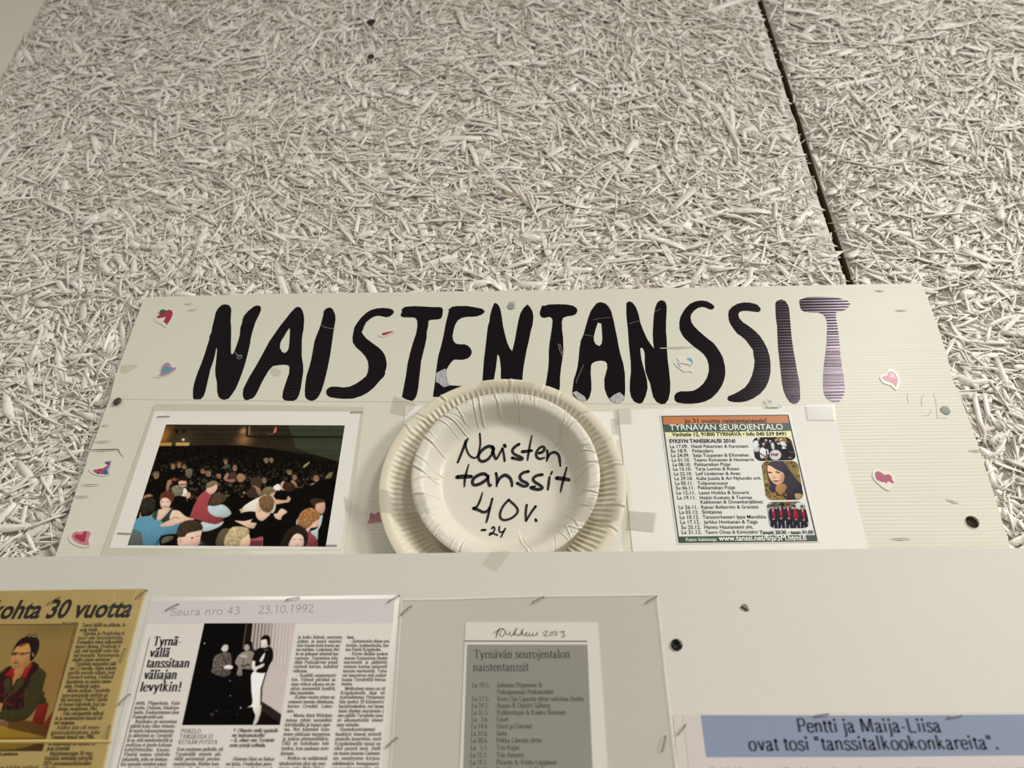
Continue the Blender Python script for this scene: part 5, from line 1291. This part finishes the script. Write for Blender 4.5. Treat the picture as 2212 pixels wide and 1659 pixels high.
W_((120, 30, 18), [(830,420),(920,175),(1140,215),(1130,300),(1020,680),(980,740),(760,660)], WB); W_((128, 44, 24), [(1020,690),(1250,390),(1300,300),(1130,800),(1000,750)], WB)
W_((62, 58, 28), [(-800,1400),(-300,1250),(0,1120),(230,980),(560,1000),(940,1020),(1100,1150),(1090,1260),(1000,1600),(960,1900),(-900,1900)], WA)
W_((66, 60, 26), [(-600,1700),(970,1560),(900,1900),(700,2180),(520,2290),(200,2310),(0,2260),(-600,2300)], WA, tex=4)
W_((52, 12, 12), [(-600,1260),(0,1180),(240,990),(400,1240),(520,1260),(760,890),(930,960),(900,1060),(760,1200),(700,1400),(560,1640),(540,1990),(80,2020),(-600,2020)], WA, tex=16)
for _ in range(60):
    pw.ell(g.uniform(-400, 520), g.uniform(1650, 2000), 40, 30, g.choice([(120, 30, 28), (80, 16, 18), (44, 10, 12)]), *WA, a=0.7)
W_((150, 28, 24), [(120,1210),(260,1040),(370,1060),(340,1250),(290,1330),(240,1220)]); W_((160, 32, 26), [(490,1220),(720,920),(765,960),(680,1130),(600,1275),(540,1260)])
W_((176, 128, 78), [(350,1060),(640,900),(500,1230),(400,1300),(310,1470),(300,1300),(340,1200)])
W_((66, 60, 28), [(95,1350),(220,1260),(280,1400),(220,1700),(150,1640)]); W_((66, 60, 28), [(270,1600),(420,1330),(520,1260),(585,1380),(520,1470),(330,1640)])
pw.line([(130,2350),(120,1580)], 16, (100, 88, 44), *WA); pw.line([(60,1870),(260,1640)], 14, (110, 96, 50), *WA)
W_((188, 142, 86), [(260,740),(330,600),(420,500),(560,450),(700,460),(760,640),(820,690),(760,790),(690,890),(560,1010),(400,1055),(290,1030),(265,960)])
W_((170, 122, 74), [(265,960),(300,860),(400,850),(480,900),(450,960),(330,1040),(285,1020)], a=0.6)
W_((30, 12, 8), [(290,660),(380,460),(480,350),(620,280),(760,290),(900,310),(950,420),(930,600),(880,700),(770,860),(730,840),(720,760),(740,600),(700,450),(640,430),(560,470),(400,520)], tex=6)
W_((120, 62, 28), [(480,470),(560,430),(680,440),(560,500),(480,540)], a=0.7)
pw.line([(620,290),(690,215),(740,240)], 16, (60, 36, 20), *WA); pw.line([(750,280),(800,230),(870,230),(885,290)], 16, (40, 22, 14), *WA)
pw.line([(265,720),(300,670),(420,665),(460,690),(600,680),(720,660)], 24, (66, 26, 18), *WA); pw.ell(350, 705, 62, 42, (150, 116, 70), *WA); pw.ell(535, 712, 75, 40, (170, 130, 84), *WA); pw.line([(280,715),(420,665)], 18, (60, 22, 16), *WA); pw.ell(535, 685, 36, 20, (56, 30, 20), *WA); pw.ell(355, 685, 32, 18, (70, 44, 30), *WA)
pw.line([(320,905),(450,895)], 26, (120, 58, 38), *WA); pw.line([(340,845),(400,840)], 18, (130, 84, 48), *WA); pw.ell(800, 710, 26, 55, (176, 128, 80), *WA)
W_((172, 132, 88), [(-200,1880),(60,1870),(50,1960),(10,2080),(-200,2080)]); W_((120, 92, 62), [(-100,650),(160,650),(190,690),(140,750),(-100,730)], WB); pw.line([(140,740),(190,690)], 26, (150,120,80), *WB)
pw.line([(-600,2990 - 0),(1000,2990)], 16, (96, 66, 24), *WA); pw.line([(1842,0),(1370,1660)], 16, (96, 72, 26), *WA)
pw.blur(1, 0.6); pw.grain(3)
o = pw.build('photograph', np_); o['label'] = 'photo of a person with short dark hair, glasses and a red scarf'
mb = MB(); edge_line(mb, [(-60, 1349.6), (168, 1348.2)], 0.0005, Ynt); edge_line(mb, [(168, 1348.2), (91, 1622)], 0.0005, Ynt); edge_line(mb, [(-160, 1622.4), (91, 1621.6)], 0.0006, Ynt)
mb.build('picture_frame_line', M_ntext, o)
mb = MB()
q = [P(x, y, Yn - 0.0003 - d) for x, y, d in ((-150, 1598, 0), (97, 1597, 0.0002), (240, 1597.5, 0.0003))]; q2 = [P(x, y, Yn - 0.0012) for x, y in ((-150, 1602, ), (97, 1601), (239, 1601))]; q3 = [P(x, y, Yn - 0.0003) for x, y in ((-150, 1606), (97, 1606), (238, 1606))]
mb.add(q + q2 + q3, [(i, 3 + i, 4 + i, 1 + i) for i in (0, 1)] + [(3 + i, 6 + i, 7 + i, 4 + i) for i in (0, 1)])
tag(mb.build('paper_fold', M_news, np_), 'creased fold across the newspaper')
mb = MB()
v = [P(*t, Yn - 0.0007) for t in ((-150, 1275), (316, 1270.5), (303, 1316), (285, 1385), (267, 1460), (244, 1560), (224, 1659), (211, 1740), (-200, 1740))]
mb.add(v, [tuple(range(len(v) - 1, -1, -1))])
M_wrap = film('yellowed_wrap', (0.99, 0.985, 0.965), 0.6, 0.2, 0.0)
nt = M_wrap.node_tree
bp = nt.nodes.new('ShaderNodeBump'); bp.inputs['Distance'].default_value = 0.0012; nz = nt.nodes.new('ShaderNodeTexNoise'); nz.inputs['Scale'].default_value = 55; nz.inputs['Detail'].default_value = 4; tc = nt.nodes.new('ShaderNodeTexCoord')
nt.links.new(tc.outputs['Object'], nz.inputs['Vector']); nt.links.new(nz.outputs['Fac'], bp.inputs['Height'])
for n_ in nt.nodes:
    if n_.type == 'BSDF_GLOSSY': nt.links.new(bp.outputs[0], n_.inputs['Normal'])
mb.build('plastic_wrap', M_wrap, np_)

# ------------------------------------------------------------------ magazine page
Ym = Y_PAN - 0.0006
mg = empty('magazine_page', P(560, 1650, Ym))
tag(mg, 'photocopied magazine page with a black and white photo of three people', 'magazine page')
sheet('plastic_pouch', [(331, 1289), (430, 1289), (640, 1288), (857, 1284.6), (862, 1286), (863, 1291), (846, 1500), (834, 1659), (828, 1740), (222, 1740), (236, 1659), (262, 1545), (290, 1440), (326, 1294)], Ym + 0.00015, 0.0002, mat('pouch_sheet', D(192, 188, 180), 0.22, 0.5), mg)
sheet('paper', [(329.5, 1298), (480, 1296.5), (700, 1294.5), (852.6, 1293), (838, 1470), (823, 1659), (817, 1740), (226, 1740), (241, 1659), (250, 1627), (280, 1510)], Ym, 0.00015, paper_mat('photocopy_paper', (201, 195, 187), 0.5, 0.3), mg)
hs = sheet('header_strip', [(329.5, 1298), (480, 1296.5), (700, 1294.5), (852.6, 1293), (848.6, 1345.5), (600, 1346), (317.5, 1346.6)], Ym - 0.00008, 0.00004, paper_mat('header_paper', (188, 183, 181), 0.5, 0.3), mg)
Q5 = dict(ox=380, oy=1180, s=1801 / 520.0)
Q5B = dict(ox=250, oy=1510, s=11.06)
Ymt = Ym - 0.0002
M_mt = mat('photocopy_text', D(52, 46, 46), 0.5, 0.3)
mb = MB()
for t, x0, x1, y in (('Tyrnä-',1140,1353,742),('vällä',1115,1265,828),('tanssitaan',1092,1415,906),('väliajan',1072,1320,993),('levytkin!',1042,1355,1085)):
    pen_line(mb, t, x0, y, x1, y - 2, Ymt, 0.0104, 0.135, 0.04, True, **Q4, fit=True)
mb.build('headline', M_blackprint, mg)
mb = MB()
k5 = (5,)
for t, x0, x1, y in (('deltä, Piippolasta, Kala-',472,1560,132),('joelta, Oulusta, Haukipu-',440,1535,243),('taalta. Kaukaisimmat aina',420,1510,353),('Pudasjärveltä asti.',390,1150,463),('Naishaku on tansseissa',455,1460,573),('päällä koko illan viimeis-',335,1435,683),('tä tuntia lukuunottamatta.',310,1405,795),
        ('Ja sääntönä on Tyrnäväl-',280,1380,908),('lä se, että seinänvierillä ja',255,1360,1020),('nurkissa ei joudu kukaan',228,1335,1132),('kyhjöttämään kauan.',200,1305,1246),('Vientiä tuntuu riittävän',180,1290,1360),('jokaiselle, jolla on hiukan-',145,1260,1476),('kin tanssiin viettävä askel.',115,1225,1592),('Suosiota on kestänyt jo',280,1215,1706)):
    pen_line(mb, t, x0, y, x1, y, Ymt, 0.0037, 0.12, 0.05, True, **Q5B)
mb.build('text_column', M_mt, mg); mb = MB(); nl = 0
for t, x0, x1, y in (('Kun osuimme paikalle, oli',5,352,1530),('Tyrnävällä vietetty päi-',-6,345,1567),('vällä perinteisiä peruna-',-14,338,1602),('markkinoita. Niiden kun-',-22,330,1640),('niaksi oli illan tanssit',-30,322,1678),
        ('–Hieman liian on liukas',410,735,1603),('on lattia. Ovatkohan peru-',372,725,1640),('nankuoret vielä kengissä',365,718,1678),
        ('ja koko ikänsä, nuoresta',912,1242,690),('pitäen, ja tanssi maistui',908,1238,721),('niin kauan kuin kunto an-',904,1235,752),('toi myöten. Leskimies Nii-',900,1230,783),('lo on jatkanut yhteistä har-',895,1226,815),('rastusta. Tansseissa käy-',890,1222,847),('dään Pudasjärven ympä-',886,1220,878),('ristössä kerran, kahdesti',880,1215,910),('viikossa.',876,985,943),
        ('– Kesällä useammasti-',897,1207,976),('kin. Viitenä päivänä sa-',866,1203,1008),('man viikon aikana on en-',861,1198,1042),('nätys menneeltä kesältä,',856,1195,1075),('hän muistelee.',851,1040,1108),('–Kolme vuotta sitten en',873,1187,1140),('osannut tanssia ollenkaan,',841,1183,1174),('kertoo Orvokki Leino-',835,1178,1208),('nen.',830,887,1243),('– Mutta tämä Niilohan',850,1170,1277),
        ('minua ryhtyi tansseihin',820,1167,1312),('kärttämään ja lupasi opet-',814,1163,1347),('taa. Nyt käymmä kolo-',808,1158,1381),('meen pekkaan tansseissa',803,1153,1417),('ja joskus pitemmälläkin.',797,1148,1452),('Eikä ne kulutkaan tule',792,1145,1486),('isoiksi, kun saahaan auto',787,1142,1524),('täyteen.',780,890,1562),('– Nytkin on neljäntenä',803,1133,1598),('takakontissa yksi ujo nuo-',770,1128,1637),('rimies, jotka Niilo Illikai-',765,1120,1674),
        ('laan.',1280,1337,690),('–Sattumoisin tänne poi',1302,1596,720),('kettiin, kotimatkalla, ker',1273,1593,752),('too Pentti Krigsholm.',1268,1540,783),('– Kävin tänään juokse',1290,1586,815),('massa Kajaanissa täyder',1260,1585,847),('maratonin ja päätettiir',1256,1583,878),('vaimon kanssa palautell',1252,1580,910),('tanssin merkeissä. Tutta',1248,1577,943),('vat innostivat että poiket',1245,1575,976),('kaapa Tyrnävällä veivaa',1241,1570,1008),('massa.',1238,1323,1040),
        ('Melkoinen meno on sii',1262,1568,1075),('Krigsholmilla tänä vii',1230,1563,1108),('konvaihteena. Perjantain',1227,1562,1140),('hän juoksi 30 kilometrir',1222,1558,1174),('harjoituslenkin, nyt lauan',1218,1557,1208),('taina täyden maratonin j',1214,1553,1243),('sen päälle Tyrnävän tans',1210,1549,1277),('sit alkumetreiltä viimei',1206,1549,1312),('seen valssiin.',1202,1375,1347),('Huonokuntoisempi',1225,1490,1381),('hankkisi itsensä moisell',1193,1537,1417),('menolla lasarettiin, mutt',1190,1537,1452),
        ('Krigsholmeille tanssi on',1186,1532,1488),('ollut pysyvä tauti. Heill',1182,1530,1524),('on muun muassa Guinnes',1178,1526,1560),('sin ennätysten kirjass',1174,1525,1598),('edelleenkin humppaami',1170,1520,1637),('sen maailmanennätys, 65',1165,1520,1674)):
    if t in ('–Hieman liian on liukas', 'ja koko ikänsä, nuoresta', 'laan.'): mb.build('text_column', M_mt, mg); mb = MB()
    pen_line(mb, t, x0, y, x1, y, Ymt, 0.0037, 0.12, 0.05, True, **Q5)
mb.build('text_column', M_mt, mg)
mb = MB()
for t, x0, x1, y in (('PUIKELO-',33,195,1397),('TANSSEISSA EI',25,275,1437),('KETÄÄN POTUTA',15,310,1479)): pen_line(mb, t, x0, y, x1, y, Ymt, 0.0042, 0.085, 0.035, True, **Q5, fit=True)
mb.build('subheading', M_mt, mg)
mb = MB()
for t, x0, x1, y in (('↑ Ollaanko siellä tupakalla',425,762,1390),('vai taukopaukuilla?',415,664,1426),('– Ei, ollaan vain Tyrnävän',405,735,1463),('omia tyttöjä toffeella.',398,670,1501)): sans_line(mb, t, x0, y, x1, y, Ymt, 0.02, 1.15, **Q5, shear=0.15)
mb.build('caption', M_mt, mg)
mb = MB(); edge_line(mb, [(323.8, 1376), (291, 1510), (254, 1657), (235, 1735)], 0.00045, Ymt)
mb.build('column_rule', M_mt, mg)
mb = MB(); M_pcl = mat('pencil_writing', D(118, 112, 110), 0.6, 0.3)
pen_line(mb, 'Seura nro 43', 1265, 520, 1797, 506, Ymt, 0.0088, 0.045, 0.036, False, **Q4, fit=True)
pen_line(mb, '23.10.1992', 612, 503, 1030, 492, Ymt, 0.0095, 0.045, 0.036, False, **Q5, fit=True)
tag(mb.build('pencil_note', M_pcl, hs), 'faint pencil note above the article')
pb = Pic([(441.5, 1346.6), (638, 1346), (604.6, 1566), (393, 1566.4)], Ym - 0.0001, 240, 230)
BA, BB = (390, 1340, 8.508), (390, 1440, 8.508)
pb.fill((10, 8, 8))
pb.poly([(1240,40),(2200,40),(2120,600),(1850,1700),(1490,1500),(1500,700),(1330,500),(1240,300)], (165, 152, 146), *BA, smooth=False)
pb.poly([(1700,40),(2200,40),(1960,1200),(1870,1750),(1500,1480),(1560,900)], (186, 174, 170), *BA, smooth=False)
for i in range(12):
    x = 1290 + i * 62; pb.line([(x + 30, 50), (x - 30, 560 + i * 30)], 26, (88, 80, 74), *BA, a=max(0.1, 0.9 - i * 0.09)); pb.line([(x + 52, 50), (x - 8, 560 + i * 30)], 10, (205, 198, 188), *BA, a=0.8)
pb.poly([(1200,50),(1320,50),(1300,300),(1250,560),(1150,560),(1190,300)], (26, 20, 16), *BA, smooth=False); pb.line([(1210,60),(1140,560)], 14, (120, 100, 80), *BA)
pb.poly([(1490,640),(1860,900),(1830,1090),(1450,1090),(1440,820)], (38, 33, 28), *BB, smooth=False, tex=8); pb.poly([(1450,820),(1700,960),(1830,1090),(1300,1090)], (18, 13, 11), *BB)
pb.poly([(1040,560),(1310,540),(1380,620),(1350,900),(1310,1700),(1000,1700),(1000,900)], (12, 10, 9), *BA)
pb.poly([(580,880),(620,680),(740,600),(900,600),(940,700),(930,830),(900,1000),(780,1035),(650,1000),(560,940)], (82, 74, 68), *BA, tex=24)
pb.line([(750,600),(850,820)], 14, (30,26,24), *BA); pb.ell(810, 500, 70, 82, (198, 190, 182), *BA); pb.poly([(730,520),(760,430),(830,420),(880,450),(800,450),(760,500)], (20,16,14), *BA); pb.poly([(800,850),(880,820),(960,840),(950,890),(900,900),(810,885)], (200,192,184), *BA)
pb.line([(830,500),(880,490)], 8, (120,110,104), *BA); pb.line([(820,545),(850,545)], 8, (110,100,96), *BA)
pb.poly([(1000,780),(1060,650),(1160,580),(1300,560),(1370,640),(1330,760),(1310,900),(1140,890),(1130,1010),(1030,1000),(1060,860)], (122, 113, 104), *BA, tex=10)
pb.ell(1215, 500, 52, 62, (160, 150, 142), *BA); pb.poly([(1150,500),(1180,400),(1260,370),(1320,420),(1290,540),(1260,440),(1190,440)], (18,14,12), *BA); pb.line([(1150,640),(1150,830)], 10, (30,26,24), *BA); pb.poly([(1080,650),(1200,640),(1230,690),(1170,690)], (165,155,146), *BA); pb.line([(1110,830),(1180,850),(1230,800),(1280,830)], 20, (24,20,18), *BA)
pb.poly([(1320,960),(1570,950),(1540,1080),(1480,1250),(1490,1500),(1460,1750),(1400,1760),(1330,1640),(1330,1450),(1300,1200)], (216, 208, 200), *BA)
pb.poly([(1330,960),(1480,940),(1570,960),(1480,1250),(1465,1430),(1470,1620),(1440,1800),(1400,1890),(1330,1920),(1370,1760),(1330,1600),(1230,1600),(1320,1520),(1300,1250)], (218, 211, 202), *BA)
pb.poly([(1330,680),(1400,540),(1500,500),(1670,500),(1700,690),(1620,850),(1560,960),(1400,955),(1380,880),(1330,800)], (16, 13, 12), *BA)
pb.poly([(1320,760),(1370,750),(1380,850),(1530,790),(1520,850),(1400,910),(1400,970),(1320,900)], (200,190,180), *BA); pb.poly([(1450,740),(1540,600),(1550,640),(1500,760)], (200,194,186), *BA); pb.line([(1530,560),(1610,540)], 10, (150,140,130), *BA)
pb.poly([(1480,420),(1490,350),(1590,340),(1610,420),(1580,500),(1500,500)], (196,186,178), *BA); pb.poly([(1470,370),(1510,290),(1590,270),(1645,320),(1640,470),(1600,440),(1580,350),(1490,360)], (16,13,12), *BA)
pb.line([(1620,830),(1560,1000),(1480,1260),(1475,1560)], 22, (20,17,16), *BA)
for x, y, s_ in ((440,425,14),(910,1110,10),(915,1385,10),(1105,1610,14)): pb.ell(x, y, s_, s_, (190,185,180), *BA)
for x, y, s_ in ((580,880,34),(660,820,24),(1040,880,14),(885,825,10)): pb.ell(x, y, s_, s_*.8, (88,82,78), *BB, a=0.7)
pb.blur(1, 0.6); pb.grain(4)
o = pb.build('photograph', mg); o['label'] = 'black and white photo of three people standing by a wall'

# ------------------------------------------------------------------ printed schedule in a clear pouch
Yc = Y_PAN - 0.0006
ps = empty('dance_schedule', P(1150, 1650, Yc))
tag(ps, 'grey printed dance schedule of 2003 laminated in a wide clear pouch', 'schedule')
sheet('paper', [(1005.6, 1344), (1292, 1344), (1302, 1490), (1313, 1659), (1318, 1740), (990, 1740), (993, 1659), (1000, 1480)], Yc, 0.0003, M_paper, ps)
M_grey = mat('grey_toner', D(140, 138, 130), 0.5, 0.3)
nz, mp = noise_color(M_grey, D(140, 138, 130), 6, 0.16, (1, 1, 0.6), 5)
gp = sheet('grey_panel', [(1009, 1392.4), (1269, 1392.4), (1274, 1520), (1280, 1659), (1284, 1740), (996, 1740), (1000.5, 1659)], Yc - 0.0001, 0.00006, M_grey, ps)
Q6 = dict(ox=840, oy=1180, s=2212 / 660.0)
Yct = Yc - 0.0002
mb = MB()
pen_line(mb, 'Tyrnävän seurojentalon', 612, 810, 1313, 808, Yct, 0.0093, 0.090, 0.038, True, **Q6, fit=True)
pen_line(mb, 'naistentanssit', 608, 903, 1013, 902, Yct, 0.0093, 0.090, 0.038, True, **Q6, fit=True)
mb.build('heading', mat('schedule_heading', D(44, 42, 42), 0.5, 0.3), gp)
mb = MB()
for d, x0, n, x1, x2, y in (('La 10.5.', 602, 'Johanna Piipponen &', 782, 1112, 1020), ('', 0, 'Pohojanmaan Poikamiehet', 783, 1193, 1070), ('La 17.5.', 601, 'Risto Oja-Lipastin yhtye solistina Reetta', 782, 1412, 1120), ('La 24.5.', 599, 'Bonus & Dimitri Sjöberg', 782, 1172, 1169),
        ('La 31.5.', 597, 'Kyläsoittajat & Kauko Simonen', 782, 1282, 1219), ('La   7.6.', 596, 'Exset', 780, 866, 1269), ('La 14.6.', 595, 'Harri ja Coronet', 780, 1037, 1319), ('La 21.6.', 593, 'Seita', 779, 857, 1371), ('La 28.6.', 592, 'Pekka Lämsän yhtye', 778, 1110, 1421),
        ('La   5.7.', 590, 'Trio Kajas', 777, 945, 1474), ('La 12.7.', 588, 'Trio Amoros', 777, 980, 1527), ('La 19.7.', 587, 'Picardo & Voitto Leppänen', 776, 1217, 1581), ('La 26.7.', 586, 'Kari Hirvonen & Kaiku', 775, 1150, 1636)):
    if d: pen_line(mb, d, x0, y, x0 + 126, y, Yct, 0.0049, 0.105, 0.045, True, **Q6, fit='   ' not in d)
    pen_line(mb, n, x1, y, x2, y - 1, Yct, 0.0049, 0.105, 0.045, True, **Q6, fit=True)
mb.build('programme_list', mat('schedule_text', D(62, 60, 58), 0.5, 0.3), gp)
mb = MB(); edge_line(mb, [(1003.8, 1384.6), (1268.8, 1385.2)], 0.00075, Yct)
mb.build('ruled_line', mat('violet_line', D(88, 80, 84), 0.5, 0.3), ps)
mb = MB()
strokes(mb, [([(250,282),(330,240),(400,190),(485,183)], [8,16,16,12]), ([(388,185),(340,290),(315,372)], [24,26,14]), ([(432,215),(398,310),(440,350),(490,310),(512,230),(462,195)], 12), ([(540,240),(538,312),(600,290),(622,240),(620,320),(650,340)], 11),
             ([(650,340),(720,270),(772,180),(742,190),(690,320),(750,272),(728,300),(790,332)], 12), ([(822,290),(800,322),(850,320),(862,260),(902,188),(868,300),(905,262),(880,300),(930,332)], 12), ([(930,332),(992,250),(968,322),(1010,332),(1052,262),(1028,322),(1080,332),(1122,272),(1108,322),(1160,332),(1212,262),(1216,330)], 12),
             ([(1325,292),(1380,235),(1432,230),(1402,290),(1350,332),(1455,336)], 12), ([(1502,268),(1488,328),(1540,312),(1542,260),(1500,258)], 12), ([(1552,250),(1592,245),(1642,260),(1642,312),(1600,326),(1602,260)], 11), ([(1700,250),(1802,240),(1762,280),(1802,320),(1800,352),(1738,352)], 13)], Yct, 1040, 1340, 10.05)
tag(mb.build('handwritten_note', mat('pen_writing', D(46, 44, 48), 0.5, 0.3), ps), 'handwritten line at the top of the schedule')
mb = MB()
v = [P(*t, Yc - 0.0006) for t in ((873, 1294), (960, 1293.5), (1060, 1290), (1156, 1287.5), (1415, 1284), (1419.5, 1285.5), (1421, 1292), (1440, 1470), (1462.5, 1659), (1472, 1740), (840, 1740), (844.5, 1659), (857, 1470), (867, 1302), (869, 1296))]
mb.add(v, [tuple(range(len(v) - 1, -1, -1))])
mb.build('clear_pouch', M_pouch, ps)
mb = MB()
edge_line(mb, [(868, 1300), (857, 1470), (844.8, 1659), (840, 1735)], 0.0006, Yc - 0.0007); edge_line(mb, [(873, 1294), (960, 1293.5), (1060, 1290), (1156, 1287.5), (1415, 1284.2)], 0.0005, Yc - 0.0007); edge_line(mb, [(1420.5, 1290), (1440, 1470), (1462, 1659), (1470, 1735)], 0.0008, Yc - 0.0007)
mb.build('pouch_rim', M_edge, ps)

# ------------------------------------------------------------------ article with the blue heading
Yb = Y_PAN - 0.0006
ba = empty('laminated_article', P(1850, 1655, Yb))
tag(ba, 'laminated article with a blue heading strip at the lower right', 'article')
sheet('laminate_pouch', [(1459, 1540.5), (1700, 1539.5), (1900, 1538.5), (2400, 1536), (2420, 1740), (1474, 1740), (1463, 1659), (1455, 1548)], Yb + 0.0002, 0.0003, mat('pouch_sheet_pale', D(186, 183, 172), 0.25, 0.5), ba)
sheet('paper', [(1474.7, 1546.4), (1700, 1545.5), (2400, 1541.5), (2420, 1740), (1499, 1740), (1487.6, 1659)], Yb, 0.00015, paper_mat('pinkish_paper', (186, 177, 172), 0.35, 0.4), ba)
M_blue = mat('blue_print', D(122, 130, 150), 0.32, 0.45); noise_color(M_blue, D(122, 130, 150), 9, 0.06)
sheet('heading_band', [(1513.7, 1544.9), (1760, 1545.5), (1960, 1545.5), (2400, 1541.5), (2404, 1629), (2212, 1631.5), (1860, 1635), (1525.5, 1635.5)], Yb - 0.0001, 0.00006, M_blue, ba)['label'] = 'greyish blue heading strip'; hb = ba.children[-1]
mb = MB()
pen_line(mb, 'Pentti ja Maija-Liisa', 1722, 1582, 2035.5, 1581.2, Yb - 0.0002, 0.0142, 0.13, 0.068, False, fit=True)
pen_line(mb, 'ovat tosi "tanssitalkookonkareita".', 1618, 1621.6, 2160, 1618.2, Yb - 0.0002, 0.0142, 0.13, 0.068, False, fit=True)
mb.build('headline', mat('dark_blue_print', D(50, 54, 66), 0.45, 0.3), hb)
M_vio = mat('violet_text', D(84, 70, 84), 0.5, 0.3)
for t, x0, x1 in (('Pentti Sipolalla on takana', 1536, 1663), ('leivällä paikallaan tuoja loi', 1677, 1811), ('banaalistimista, muutti lun', 1830, 1962), ('Maija-Liisa ennen', 1982, 2064), ('melaselta. Maija', 2133, 2225)):
    mb = MB(); pen_line(mb, t, x0, 1667, x1, 1666.5, Yb - 0.0002, 0.0038, 0.11, 0.05, True)
    mb.build('text_column', M_vio, ba)

# ================================================================== staples
def staple(x0, y0, x1, y1, Y, label, group, M=None, r=0.00036):
    a, b_ = P(x0, y0, Y), P(x1, y1, Y); d = np.array([0, 1.0, 0])
    u = (b_ - a) / np.linalg.norm(b_ - a) * 0.0004
    mb = MB(); mb.tube([a + d * 0.0022, a - d * 0.0004, a + u - d * 0.0009, b_ - u - d * 0.0009, b_ - d * 0.0004, b_ + d * 0.0022], r, 8)
    return tag(mb.build('staple', M or M_steel), label, 'staple', group)


GS, GP = 'staples on the sign', 'staples on the panel'
ys = Yl - 0.0004
staple(341, 901, 366, 900, ys, 'dark staple in the top left corner of the crowd photo print', GS)
staple(758, 891, 781.5, 891, ys, 'dark staple in the top right corner of the crowd photo print', GS)
staple(255, 1152, 282, 1153.5, ys, 'dark staple in the left border of the crowd photo print, near its bottom', GS)
staple(703, 1178.5, 727.5, 1178.8, ys, 'dark staple in the bottom right corner of the crowd photo print', GS)
yp = Y_PAN - 0.0016
for a in ((292, 1294, 317, 1275, 'staple in the top right corner of the yellow newspaper'), (102.5, 1306, 128.5, 1290, 'staple over the number 30 of the newspaper headline'), (259, 1429, 270, 1401, 'staple high in the right margin of the yellow newspaper'),
          (257, 1522, 280.6, 1499, 'staple bridging the newspaper and the magazine page'), (230, 1596, 237, 1568, 'staple low in the right margin of the yellow newspaper, above its fold'), (358.5, 1318.6, 385.4, 1305, 'staple beside the pencil note at the top left of the magazine page'),
          (619, 1295.5, 646, 1291, 'staple in the middle of the top edge of the magazine page'), (838, 1300.7, 862.7, 1286, 'staple in the top right corner of the magazine page'), (834.7, 1614, 857.8, 1593, 'staple low on the right edge of the magazine page'),
          (866, 1329, 888, 1309, 'staple in the top left corner of the schedule pouch'), (1150, 1301.7, 1174.8, 1289, 'staple in the middle of the top edge of the schedule pouch'), (1395.6, 1301.7, 1419, 1288, 'staple in the top right corner of the schedule pouch'),
          (1430.8, 1621.6, 1438, 1589.4, 'steep staple low in the right margin of the schedule pouch'), (1465, 1586, 1481.5, 1565, 'staple in the top left corner of the blue headed article'),
          (1761, 1546.4, 1790, 1542, 'staple above the word Pentti on the blue heading'), (2048.6, 1550, 2077, 1544.8, 'staple right of the name Liisa on the blue heading')):
    staple(*a[:4], yp, a[4], GP)

if Sans.ob.name in col.objects:
    col.objects.unlink(Sans.ob)
bpy.data.objects.remove(Sans.ob)
